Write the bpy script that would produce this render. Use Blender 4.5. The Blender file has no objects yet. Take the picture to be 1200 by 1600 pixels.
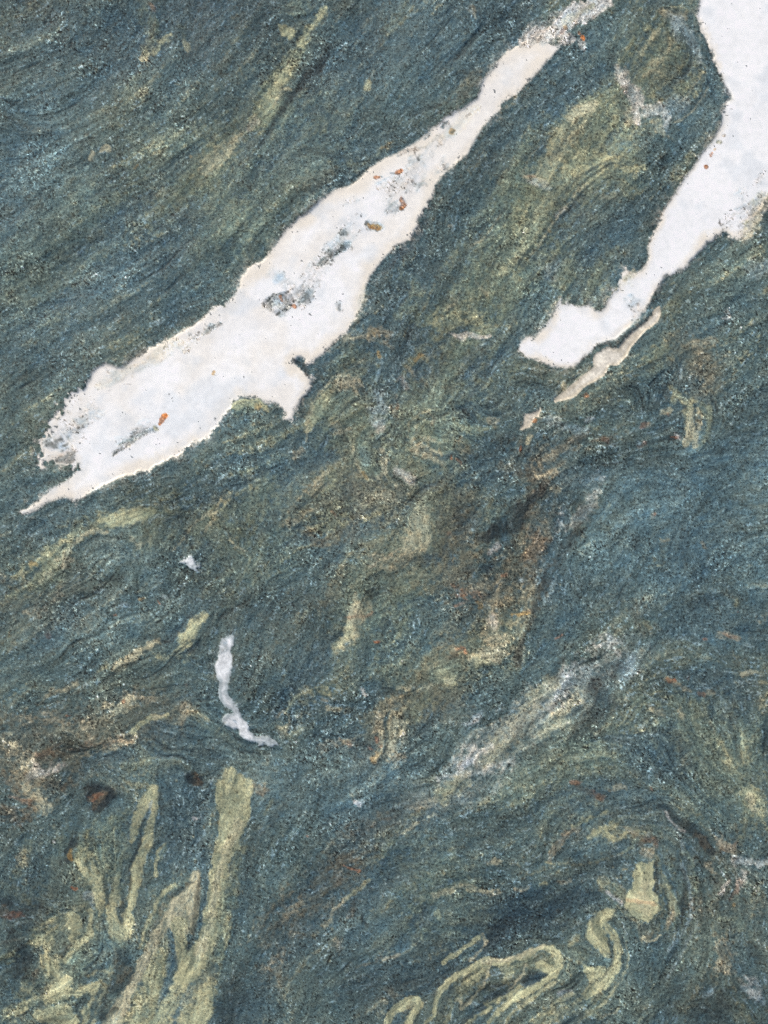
import bpy, math, numpy as np
from mathutils import Vector

# ---------------------------------------------------------------- camera, sky, sun, exposure
# One photograph pixel is one millimetre of rock: x = px/1000, y = -py/1000 (metres), z is up out of the rock.
S = 0.001
scene = bpy.context.scene
cam_d = bpy.data.cameras.new('camera')
cam = bpy.data.objects.new('camera', cam_d)
scene.collection.objects.link(cam)
DIST = 2.6
cam.location = (0.6, -0.8, DIST)
cam.rotation_euler = (0, 0, 0)
cam_d.sensor_fit = 'VERTICAL'
cam_d.sensor_height = 36.0
cam_d.lens = 36.0 * DIST / 1.6
cam_d.clip_end = 50.0
scene.camera = cam

world = bpy.data.worlds.new('World')
scene.world = world
world.use_nodes = True
wn = world.node_tree.nodes
sky = wn.new('ShaderNodeTexSky')
sky.sky_type = 'NISHITA'
sky.sun_disc = False
SUN_EL, SUN_AZ = math.radians(38), math.radians(-42)      # light comes over the top left of the picture
sky.sun_elevation = SUN_EL
sky.sun_rotation = SUN_AZ
sky.air_density = 1.0
sky.dust_density = 4.0
sky.ozone_density = 0.6
world.node_tree.links.new(sky.outputs[0], wn['Background'].inputs[0])
wn['Background'].inputs[1].default_value = 0.12
sun_d = bpy.data.lights.new('sun', 'SUN')
sun_d.energy = 1.4
sun_d.angle = math.radians(11)
sun_d.color = (1.0, 0.95, 0.88)
sun = bpy.data.objects.new('sun', sun_d)
scene.collection.objects.link(sun)
sd = Vector((math.sin(SUN_AZ) * math.cos(SUN_EL), math.cos(SUN_AZ) * math.cos(SUN_EL), math.sin(SUN_EL)))
sun.rotation_euler = sd.to_track_quat('Z', 'Y').to_euler()
scene.view_settings.view_transform = 'Standard'
scene.view_settings.look = 'None'
scene.view_settings.gamma = 1.0
scene.view_settings.exposure = 0.37
scene.cycles.use_denoising = False
scene.cycles.max_bounces = 4
scene.cycles.filter_width = 1.0

# ---------------------------------------------------------------- the survey of the rock, in photograph pixels
PAL = {  # mineral colours, sRGB 0-255; DK also paints shade in creases
 'BL': (83, 111, 118), 'TE': (96, 122, 124), 'DK': (38, 48, 50), 'DB': (46, 66, 74), 'OL': (108, 116, 93),
 'PO': (163, 165, 129), 'CR': (173, 170, 139), 'GG': (108, 124, 108), 'TN': (152, 147, 122), 'BR': (82, 77, 64),
 'RU': (142, 90, 56), 'RD': (168, 106, 50), 'YR': (164, 132, 66), 'WH': (194, 198, 190), 'WB': (134, 155, 160), 'PK': (200, 194, 182),
 'LV': (190, 194, 192), 'QT': (206, 198, 180), 'GY': (122, 137, 136), 'OB': (92, 94, 80), 'BW': (200, 206, 206),
}
# foliation guides: polylines the layering of the rock runs along
FLOW = """
-150,330 0,250 120,190 260,80 400,-60
-100,480 60,400 220,290 330,200 450,60 520,-60
-100,620 0,540 150,470 300,370 400,260 500,130 620,0 680,-100
-100,760 0,700 100,600 200,560 370,450 450,350 560,270 700,180 800,70 900,-20
100,740 200,700 340,650 420,580 540,500 640,360 700,250 840,110
-50,860 50,800 130,765 230,730 340,670 450,640 500,580
-80,1000 20,920 90,850 180,810 260,780 340,720 420,690
280,860 330,800 390,740 470,700 520,640
430,840 500,770 580,700 640,600
560,600 600,500 660,420 700,330 780,220 850,140 950,50 1000,-60
620,620 680,500 720,400 790,330 830,230 900,150 990,60 1040,-40
700,560 760,470 800,380 850,320 900,240 990,160 1060,60
760,560 830,450 880,360 960,300 1050,210 1100,120
840,560 900,560 980,520 1050,440 1150,380 1250,300
820,680 900,620 1000,530 1080,470 1200,400 1300,330
850,720 930,690 1040,660 1120,600 1220,520
850,760 950,740 1050,730 1150,700 1250,650
560,860 620,800 680,720 760,680 830,620
520,1000 560,930 620,870 680,800 740,740 800,720
640,1040 700,960 740,900 790,850 840,780 880,720
790,1060 830,980 860,900 880,840 930,770 960,730
880,980 920,900 980,830 1060,790
1000,960 1060,900 1150,860 1250,840
400,1100 460,1050 500,1000 540,940
300,1160 400,1170 500,1160 600,1120 700,1060 780,1040
560,1240 660,1180 740,1120 820,1040 880,1000
600,1270 700,1220 790,1160 880,1090 960,1020 1020,980
640,1300 740,1250 860,1170 960,1110 1060,1060 1200,1030
420,1480 500,1380 560,1310 640,1270 720,1240
450,1500 540,1410 620,1350 700,1310 800,1260
560,1450 640,1410 740,1385 860,1378 930,1350
540,1560 640,1490 720,1460 820,1430 900,1400
640,1530 720,1500 820,1470 900,1440
360,1000 400,940 450,880 520,840
0,1060 90,1000 170,960 230,900 300,880
0,1120 100,1080 180,1040 250,1000 310,960
0,1200 60,1160 140,1120 220,1100 300,1100 360,1140
0,1260 80,1210 160,1180 220,1140 270,1130
0,1320 60,1270 120,1220
300,1240 350,1220 420,1200 520,1200
130,1280 125,1330 145,1390 165,1440 190,1470
240,1230 215,1300 205,1380 195,1440
270,1250 260,1330 240,1380 230,1420
340,1230 335,1330 320,1420 300,1500 240,1600 220,1680
400,1220 380,1330 350,1430 330,1520 290,1600 270,1700
470,1230 430,1330 410,1430 380,1520 360,1620
40,1340 60,1420 100,1440 130,1430 
0,1420 60,1440 110,1400
20,1620 70,1540 130,1480 160,1440
120,1640 160,1560 210,1490 240,1420
860,1350 890,1290 950,1260 1020,1270 1065,1310 1083,1380 1078,1440 1050,1500 1000,1560 940,1620
900,1360 920,1310 980,1290 1030,1320 1050,1380 1050,1430 1020,1470
980,1235 1060,1280 1110,1340 1130,1420 1110,1520 1060,1620
1020,1220 1100,1300 1160,1350 1230,1380
1170,1220 1150,1300 1160,1350
1110,1100 1130,1180 1180,1240 1220,1300
1160,1400 1130,1460 1140,1520 1180,1580
950,1430 970,1470 965,1520 930,1560 860,1600
660,1610 690,1540 760,1500 850,1475 880,1500 850,1550 780,1600
"""
# mineral patches, with DK strokes painting shade in creases and beside a band: colour  strength  softness(px)  streakiness  [part key] : x,y,half-width ...     (P: closed outline)
A = """
OL .4 30 .5 : 640,660,24 720,700,24 700,760,30 760,800,24
TN .22 30 .7 : 560,720,24 600,780,24 660,850,24 720,900,26 780,950,30
OL .4 30 .5 : 800,880,26 790,950,34 740,1030,34 660,1090,30 600,1150,24
OB .65 45 .25 : 470,800,30 540,760,40 620,760,50 700,800,50 680,860,50 600,880,30
OL .45 45 .3 : 560,960,40 620,900,50 660,840,50 640,760,40
OB .45 55 .4 : 720,1000,40 770,940,45 820,860,30 850,760,30 900,700,20
OL .5 40 .3 : 620,1060,30 700,1050,35 780,990,35
OB .45 45 .3 : 580,1180,30 640,1110,40 700,1050,40
OL .5 45 .3 : 560,560,30 520,640,40 560,700,40 660,640,50 720,560,40
OL .6 45 .3 : 700,520,30 770,440,40 830,330,50 900,240,60 960,180,40 1040,90,50
OL .45 40 .3 : 60,900,30 130,850,30 220,820,30 340,820,35 400,780,30
OL .45 30 .3 : 260,320,20 340,240,30 420,150,30 480,60,24
OB .5 50 .3 : 20,1180,50 100,1160,50 200,1130,40 280,1110,20
OL .45 40 .3 : 120,1350,50 110,1460,50 70,1560,50
OB .4 40 .3 : 460,1440,24 530,1350,30 620,1270,30 700,1240,20
GY .4 40 .3 : 660,1260,20 740,1200,30 840,1130,36 920,1070,36 980,1020,24
OL .3 50 .3 : 1080,1150,50 1160,1230,50
OL .3 40 .3 : 880,1290,30 960,1280,30 1040,1310,30
BL .55 90 .3 : 0,300,90 60,200,60
BL .5 80 .3 : 1000,860,90 1150,900,100
BL .6 70 .3 : 900,740,20 1000,760,50 1180,740,60
BL .5 60 .3 : 430,1240,60 560,1230,40 700,1180,30 760,1100,20
BL .4 70 .3 : 120,980,60 240,940,40
BL .45 50 .3 : 200,860,30 60,800,50
BL .4 60 .3 : 60,520,60 160,440,40
BL .35 60 .3 : 560,100,60 640,140,40
DB .5 70 .4 : 600,1560,60 660,1500,60 800,1420,50
DB .6 24 .35 : 775,1450,14 820,1425,22 880,1412,20 930,1400,10
DB .5 40 .4 : 760,1440,30 820,1430,36 900,1400,26
DB .4 80 .4 : 420,1580,70 440,1480,50
DB .4 60 .4 : 400,1060,30 480,960,50
DB .35 60 .4 : 330,880,50 380,950,40
DB .35 80 .4 : 560,60,80 100,40,100
DB .3 60 .4 : 1040,320,50 960,340,30
DB .4 40 .4 : 640,440,40 690,340,30 780,220,20
DB .35 50 .4 : 60,1400,60
DK .35 60 .5 : 1150,1590,60 1030,1540,30
DK .35 60 .5 : 1130,1560,60
DK .35 50 .5 : 1090,1350,30 1100,1440,20
DK .35 50 .5 : 40,1480,40 30,1540,30
GG .45 60 .5 : 700,640,60 640,720,50
GG .35 60 .5 : 360,850,60 480,780,50
GG .35 60 .5 : 120,340,60 40,430,60
GG .35 60 .5 : 480,230,60 420,330,60
GG .3 60 .5 : 260,260,60 330,340,60
GG .5 40 .6 : 800,400,50 730,480,40 830,280,40
GG .35 60 .5 : 1110,1130,50 1180,1160,40
GG .35 50 .5 : 700,1400,50 640,1340,40
GG .35 60 .5 : 900,1180,50 820,1200,40
GG .4 50 .5 : 580,960,50 640,860,50
OB .4 40 .6 : 1080,560,40 1100,620,30
OB .45 50 .7 : 540,800,50 620,780,40 560,840,30
OB .5 50 .7 : 820,720,30 870,700,20
OB .5 40 .7 : 700,900,30 780,920,40 800,860,30
OB .4 40 .7 : 540,1340,24 480,1400,24
OB .4 30 .7 : 450,1420,20 420,1510,16
OB .5 40 .7 : 40,1160,60 120,1150,40 60,1220,50
OB .4 40 .7 : 600,1110,24 700,1090,30
OB .35 40 .7 : 1140,1420,40 1150,1320,24
OB .3 40 .7 : 100,930,50 30,960,30
OL .45 12 .6 : 218,20,8 236,40,11 230,72,9 226,92,4
RU .35 6 .4 : 238,8,5
PO .55 5 .5 : 226,90,6 240,80,5 256,65,4 266,56,3
CR .7 4 .4 : 220,88,3 228,94,3
CR .45 4 .4 : 288,66,5 294,78,5
OL .3 10 .6 : 285,45,6 292,75,6
CR .55 3 .2 : 140,245,4 145,240,4
CR .6 3 .2 : 160,233,5 167,230,5
YR .4 2 .2 : 211,264,2 215,257,2
YR .4 2 .2 : 298,244,3
OL .35 8 .5 : 60,372,5 66,360,4
OL .3 14 .6 : 178,308,6 170,325,4
OL .3 14 .6 : 200,150,6 215,120,4
OL .5 18 .6 olive_streak_a : 300,290,6 318,262,14 345,238,17 370,210,16 400,188,12 412,165,10
CR .45 8 .6 : 318,262,8 345,240,10 370,215,9
PK .5 5 .6 : 390,200,6 398,188,5
OL .4 16 .6 : 275,322,10 300,290,12
OL .62 8 .5 olive_streak_a : 396,196,10 412,165,14 428,138,15 445,110,14 458,85,8 470,68,6
PO .5 6 .6 : 412,170,7 430,140,8 445,112,8
PO .6 5 .5 : 468,66,6 484,48,6 498,32,6 508,14,4
GG .5 12 .5 : 470,14,12 450,8,8
PO .75 4 .2 olive_patch_a P: 433,38 448,42 463,50 462,57 452,63 440,55
CR .5 3 .6 : 430,160,2 440,140,2 450,138,2
OL .4 14 .6 : 500,198,14 494,180,8
PO .5 4 .3 : 571,138,3 573,128,3
OL .45 10 .6 : 552,262,9 575,250,5 600,235,9 614,228,9
YR .25 6 .6 : 600,230,4 612,226,4
OB .5 12 .6 : 715,158,12 728,130,14 748,115,10
OB .35 10 .6 : 655,198,7
OB .4 14 .7 : 480,290,8 502,285,12 520,272,8
OL .3 12 .6 : 560,300,6 545,300,5
TN .4 5 .5 : 740,15,5 742,25,4
OL .3 10 .6 : 600,50,5 622,28,6 636,10,6
DK .7 4 .6 : 402,232,2 420,205,3 440,172,3 455,152,3 475,125,5 492,108,6 510,90,4 520,72,2
DK .4 8 .6 : 455,150,8 490,110,10 515,80,6
DK .4 6 .6 : 460,245,5 480,235,5 560,250,3
DK .45 7 .6 : 455,318,5 475,300,5 500,290,4
DK .4 5 .6 : 640,180,4 700,160,5 745,140,3
DK .3 10 .6 : 0,180,8 40,200,10 80,205,6
OL .62 22 .75 : 1040,40,14 1030,80,34 1045,120,40 1065,135,22
OL .5 14 .6 : 990,85,8 1000,50,8
CR .35 8 .8 : 1000,80,5 1030,50,6 1050,70,5 1020,110,8
OB .4 16 .7 : 1035,125,20 1060,110,14
PO .5 5 .7 : 1095,112,6 1100,125,7 1085,150,4
CR .45 2 .5 : 1066,158,2 1082,138,2 1098,112,2
CR .45 2 .5 : 1055,192,2 1078,178,2 1094,156,2 1108,135,2
DK .35 3 .5 : 1072,158,2 1090,132,2
TN .5 6 .5 : 1038,18,6 1050,22,6 1070,26,5
WB .5 9 .6 : 1058,35,6 1072,50,9 1084,72,8 1094,92,4
WB .35 10 .6 : 1060,60,5 1050,28,5
WB .4 12 .6 : 1060,162,16 1045,175,12
PK .55 6 .5 pale_patch_a : 975,110,4 980,130,7 990,145,9 1003,160,8
PK .55 6 .5 pale_patch_a : 985,150,5 993,172,6 997,192,4
TN .4 5 .5 : 975,112,6
WH .45 8 .5 : 960,104,5 972,125,5
WH .5 7 .6 : 1010,175,9 1030,170,9 1042,185,6 1040,205,4
TN .45 5 .5 : 982,170,5 982,190,6
CR .4 5 .6 : 1020,190,6 1038,212,4
OL .6 14 .65 : 920,160,14 895,190,10 875,215,9 862,235,8
CR .55 6 .5 : 925,162,5 905,172,6 893,186,4
PO .55 5 .5 olive_streak_b : 876,204,4 869,218,5 862,230,3
OL .6 20 .7 : 950,200,20 925,235,26 890,245,18
OL .55 20 .7 : 860,260,14 845,285,14 820,318,12 800,350,14
OL .45 16 .7 : 980,250,14 950,270,16 990,300,8
PO .6 4 .6 : 908,270,3 930,258,4 945,250,5 962,252,5 970,265,3
PO .6 4 .6 : 975,266,4 990,263,4 1004,262,3
PO .5 4 .7 : 915,285,3 935,272,3 950,262,3
CR .45 3 .6 : 942,310,5 960,305,5
PO .4 6 .6 : 955,300,7
TN .65 4 .4 : 818,277,4 833,275,6
RU .5 3 .4 : 826,275,2 834,276,3
WH .35 4 .6 : 824,284,3 840,284,4 852,292,6 858,296,4
WH .5 5 .5 : 872,335,4 882,328,4
YR .5 3 .4 : 859,360,3
CR .5 2 .6 : 905,292,2 890,315,2 878,330,2 862,352,2 845,378,2 828,400,2
CR .35 2 .6 : 915,288,2 902,305,2 886,330,2
OL .6 8 .6 : 1080,245,7 1072,268,7 1062,282,4
DB .5 14 .6 : 1020,228,16 1030,250,14
DK .6 3 .4 : 1094,30,2 1102,62,2 1114,90,3 1126,112,2
DK .6 3 .4 : 1133,125,2 1143,150,3 1134,160,2
DK .35 8 .5 : 1095,130,4 1120,160,6
DK .5 8 .6 : 1010,395,4 1000,415,4
OL .4 14 .7 : 880,390,14 870,430,14 930,430,16 960,400,14
OL .35 10 .7 : 940,420,10 920,460,8
GG .5 8 .7 : 815,410,6 800,430,6 790,450,5
TN .35 6 .6 : 808,400,4 812,412,4
WB .35 8 .6 : 860,430,8 870,410,6
TN .5 4 .4 : 702,352,4
CR .35 2 .4 : 784,335,2 768,352,2 760,370,2 742,382,2
CR .25 2 .4 : 870,200,2 850,225,2 832,240,2 815,270,2
DK .35 3 .6 : 700,260,3 690,290,3 672,330,4 655,365,4
DB .6 5 .6 : 660,350,4 640,385,4 610,410,4 590,430,3
DK .5 6 .7 : 720,420,3 700,450,5 690,475,4 670,500,4
DK .65 5 .7 : 652,490,3 642,515,4 632,540,5 622,556,3
DK .4 5 .7 : 700,440,4 740,380,4 760,350,3
DK .35 4 .7 : 800,250,2 780,280,3 760,310,3
GG .5 12 .7 : 640,440,6 650,460,8 620,490,6
OL .45 12 .7 : 760,430,12 752,460,12 770,490,8
TN .35 5 .6 : 745,440,4 758,455,4
CR .45 4 .6 : 718,460,3 705,478,4 698,485,3
GG .65 10 .7 : 650,500,6 680,500,12 720,500,14 765,500,10
PO .3 8 .8 : 680,500,6 730,498,8 770,510,6
QT .8 3 .35 tan_streak : 703,522,3 715,526,5 728,522,4 745,526,4 764,527,2
PK .5 3 .35 : 720,527,4
PO .3 8 .7 : 665,560,8 690,540,6
OL .45 10 .7 : 640,570,6 660,545,6 690,520,6
YR .35 3 .5 : 650,562,3 660,554,3
TN .65 8 .5 tan_patch_a : 578,525,8 590,515,10 604,522,8
TN .6 4 .5 : 552,526,3 568,524,4
YR .35 8 .6 : 580,512,5 588,520,8
TN .4 7 .6 : 610,540,5 600,535,5
YR .5 3 .3 : 590,552,3 592,558,3
TN .6 8 .5 tan_patch_b : 528,606,6 540,598,10 555,600,8 562,605,4
TN .35 8 .6 : 530,588,5 570,612,5
PO .5 6 .6 olive_patch_b : 512,610,3 498,630,6 488,652,9 482,670,5
GG .5 12 .7 : 500,640,12 520,650,12 512,680,8
OL .4 8 .7 : 558,562,5 540,575,4 510,590,4
CR .4 2 .6 : 570,560,2 550,575,2 520,590,2 500,612,2 488,632,2 480,660,2 480,690,2
TN .4 6 .6 : 525,670,9 545,668,4
TN .4 6 .6 : 470,705,6 462,712,4
DK .6 6 .6 : 500,590,4 480,612,8 468,630,5
DK .5 6 .6 : 470,640,5 480,650,4
DK .4 6 .6 : 540,680,4 515,700,5 490,725,4
GG .4 10 .7 : 500,700,8 520,690,8
WB .5 8 .5 : 592,612,8 600,640,6 580,640,4
WB .45 6 .5 : 612,600,4 620,608,4
WB .4 8 .5 : 590,660,8
PK .25 8 .5 : 592,672,6
TN .5 5 .5 : 620,618,3 614,636,4 618,650,4
RU .45 4 .4 : 622,630,3 620,640,2
PK .35 4 .5 : 636,605,5 625,590,4
TN .45 6 .6 : 640,578,5 655,592,4 665,600,4
DK .5 3 .4 : 618,588,1.5 630,600,2 648,618,2
GG .65 10 .4 pale_green_patch : 570,700,12 578,722,12 590,738,8
TE .4 8 .4 : 574,712,12
CR .4 3 .5 : 552,700,2 556,725,2 565,745,2 580,752,2
TN .5 5 .6 : 596,700,4 602,715,5 600,735,5 592,748,4
YR .4 3 .5 : 567,740,2 572,748,2
GG .55 6 .6 : 640,680,5 642,660,5 655,648,4 675,645,4
CR .4 2 .6 : 638,685,2 640,660,2 655,648,2 672,642,2
CR .35 2 .6 : 648,680,2 650,665,2 662,656,2
TN .5 3 .5 : 672,648,3 680,655,3 672,664,2
OL .55 8 .5 : 658,662,8 668,668,6
CR .4 5 .6 : 645,690,4 648,705,5 655,695,3
TN .4 10 .7 : 660,700,12 690,720,8
OL .5 8 .6 : 740,642,7 752,655,8
TN .45 6 .6 : 765,655,8 778,660,6
OB .5 8 .6 : 705,610,8
OL .3 10 .6 : 760,590,8 750,600,6
TN .3 4 .5 : 722,684,3 716,690,3
GG .4 6 .6 : 708,695,5 700,705,4
DK .55 10 .7 : 780,690,10 800,680,6 760,706,10
BR .5 12 .7 : 735,706,10 718,700,8
DK .5 6 .6 : 704,716,4
RU .75 2 .3 rust_speck : 707,712,2.5 706,718,2
RU .6 3 .3 rust_speck : 716,718,3 720,724,3
OL .45 10 .8 : 470,800,8 490,770,10 520,745,8
CR .4 2 .6 : 450,800,2 470,775,2 490,755,2 512,735,2
TN .4 6 .7 : 484,770,5 500,755,5
DK .7 2.5 .4 : 470,792,2 485,780,2.5 500,768,2.5 512,752,2
TN .35 6 .7 : 482,795,5 450,822,6
OL .4 12 .8 : 500,820,14 530,800,12
BR .4 10 .7 : 480,835,8 500,850,8
RU .4 3 .4 : 520,800,2 525,806,2
TN .35 10 .7 : 625,760,8 630,780,8 600,770,5
PK .3 6 .6 : 620,740,5 640,750,6
CR .5 16 .5 olive_patch_c : 660,808,14 652,838,18 638,860,14 640,880,8
GG .4 10 .5 : 668,800,14 660,830,14
TN .35 10 .6 : 640,870,14 610,880,10
TN .6 3 .4 : 578,886,2 595,876,2.5 612,868,3 622,858,2.5
TN .35 6 .6 : 580,872,6 595,868,6
OL .4 8 .6 : 600,800,6 572,812,5
PO .35 6 .6 : 570,815,4
BR .3 14 .7 : 700,840,14 690,870,10
OB .45 14 .7 : 690,800,8 730,810,14 720,850,14
RU .3 5 .5 : 700,836,4
YR .5 3 .5 : 710,872,2 709,878,2
DK .85 9 .4 dark_patch_a : 760,838,8 775,828,14 795,818,16 815,800,12 830,780,8 850,762,5
DK .6 8 .6 : 790,842,10 800,860,5
DB .9 4 .2 dark_patch_b : 756,888,4 762,890,7 768,884,4
DK .5 5 .5 : 735,890,6 728,894,4
BR .6 8 .6 : 775,872,10 790,880,6
PK .6 5 .5 : 766,866,4 775,858,5 782,852,4
TN .4 10 .7 : 780,870,8
TN .22 22 .7 : 840,810,6 842,840,14 838,880,16 830,920,14
CR .28 16 .8 : 830,930,14 818,970,16 812,1010,10
RU .18 10 .8 : 835,830,8 842,850,8 820,870,6
WB .5 3 .3 : 816,906,4
YR .6 2.5 .4 : 800,960,2 812,960,3 824,957,3
RU .3 3 .4 : 828,953,3
BR .5 10 .7 : 820,1000,4 806,1020,5 802,1035,3
TN .45 14 .7 : 740,920,14 780,915,16 765,945,14
RU .45 6 .7 : 712,918,4 735,930,5 760,930,5 715,946,4
RU .6 3 .5 : 716,930,2 734,933,2 742,934,2
YR .6 3 .4 : 745,940,4 752,948,5
WB .5 2 .3 : 757,946,2
RU .7 3 .3 rust_speck : 786,899,3 790,900,3
TN .5 14 .7 : 770,960,10 765,990,14 780,1020,12 750,1020,10
CR .4 10 .7 : 775,975,8 790,1000,8 740,1035,6
PK .35 10 .7 : 770,970,10
OB .5 8 .6 : 690,1005,8 705,1000,8
RU .85 3 .4 rust_speck : 716,1014,3 724,1012,4 728,1018,3
TN .5 5 .5 : 715,1010,6
BR .6 5 .5 : 710,1024,6 700,1034,3
PO .5 8 .5 : 745,1030,6 755,1040,6
PO .65 8 .4 olive_patch_d : 693,1050,6 700,1060,9 706,1066,6
CR .5 6 .5 : 700,1062,6
GG .5 10 .6 : 680,1055,8 712,1045,8
CR .45 3 .6 : 640,1076,3 620,1075,3
CR .45 3 .6 : 655,1080,3 672,1072,3
GG .35 3 .6 : 600,1030,2 602,1042,2 596,1052,2
CR .5 12 .45 olive_patch_e : 572,942,10 560,960,14 550,985,12 538,1005,6
PO .4 8 .5 : 545,985,6 545,995,5 525,1008,4
RU .5 3 .4 : 540,965,2 555,963,2 570,962,2 582,958,3
RU .8 2 .3 rust_speck : 585,1002,1.8 592,1002,2
TN .4 6 .5 : 560,962,8
YR .5 2 .3 : 612,985,2
OB .4 14 .6 : 520,930,8 510,950,10 530,905,8
CR .5 5 .6 : 512,1106,3 520,1108,4 545,1108,3
PO .45 5 .6 : 505,1080,3 515,1082,3
PK .4 4 .6 : 570,1082,4 568,1075,3
TN .5 2 .4 : 503,1094,2 510,1095,2
TN .5 3 .6 : 433,1120,3 442,1112,2
CR .5 3 .6 : 450,1118,2 453,1130,3 446,1145,4 438,1135,2
OB .4 5 .6 : 435,1140,4 440,1150,5
PO .3 14 .7 : 455,1100,8 480,1090,8 455,1150,6
TN .4 10 .6 : 520,1160,6 545,1160,8 500,1165,6
RU .45 4 .5 : 530,1155,3 545,1164,3 552,1172,2
CR .4 6 .6 : 535,1160,6
TN .5 8 .6 : 592,1140,6 595,1120,5 598,1150,6
RU .75 3 .4 rust_speck : 588,1155,3 590,1158,2
RU .75 3 .4 rust_speck : 596,1166,3
RU .65 3 .4 rust_speck : 575,1170,2 584,1172,2
YR .45 8 .5 : 585,1185,6 590,1178,5
TN .5 8 .6 : 615,1190,6 630,1182,5
OB .5 8 .6 : 610,1100,8 618,1095,5
OL .4 12 .7 : 640,1110,10 670,1100,8 650,1130,6
CR .35 10 .8 : 625,1100,10 600,1180,10
WB .7 5 .5 pale_blue_streak : 724,1131,3 735,1128,4 746,1120,5 755,1110,3
WH .5 3 .4 : 738,1130,3 748,1118,3
GG .6 26 .4 : 690,1225,20 750,1185,26 800,1150,28 850,1110,26 900,1060,26 950,1015,16
WH .3 30 .5 : 700,1220,16 760,1180,20 830,1120,22 900,1060,22 950,1015,12
GY .6 22 .5 : 700,1215,14 750,1185,16 800,1150,18 850,1110,18 900,1060,18 950,1015,12
WH .5 12 .8 : 790,1150,8 830,1120,12 870,1090,12 900,1040,10
PO .5 16 .7 : 760,1185,14 800,1150,18 835,1110,16 860,1070,12
PO .35 14 .7 : 850,1140,10 880,1110,8 900,1080,8
WH .6 10 .6 white_patch : 712,1205,3 725,1192,8 740,1182,9 760,1170,6
BW .6 4 .5 : 720,1200,5 735,1188,6
WH .45 8 .6 : 690,1220,6 780,1200,5 800,1190,6
PO .5 14 .6 : 688,1245,6 705,1228,10 728,1215,10
OL .4 10 .6 : 690,1240,10 720,1222,8
TN .45 8 .6 : 645,1262,4 662,1260,7 680,1252,5
OL .45 8 .6 : 640,1275,5 665,1268,5
WH .5 8 .55 : 935,1010,4 950,1004,7 968,1004,5
WH .6 4 .5 : 945,1010,3 965,1020,4 970,1026,3
CR .4 4 .5 : 945,1004,4
WB .5 10 .7 : 985,1030,8 975,1050,8
DK .6 10 .8 : 930,1070,10 950,1100,12 915,1130,12 900,1150,8
DK .55 8 .8 : 860,1060,8 880,1030,8 930,1030,6
DK .5 8 .8 : 920,1080,6 940,1060,8 970,1040,6
BR .4 5 .6 : 938,1140,4 930,1150,4
DK .45 6 .6 : 820,1125,6 810,1160,6 790,1180,6
OL .25 14 .7 : 1000,1080,10 1010,1120,10
"""
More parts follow.
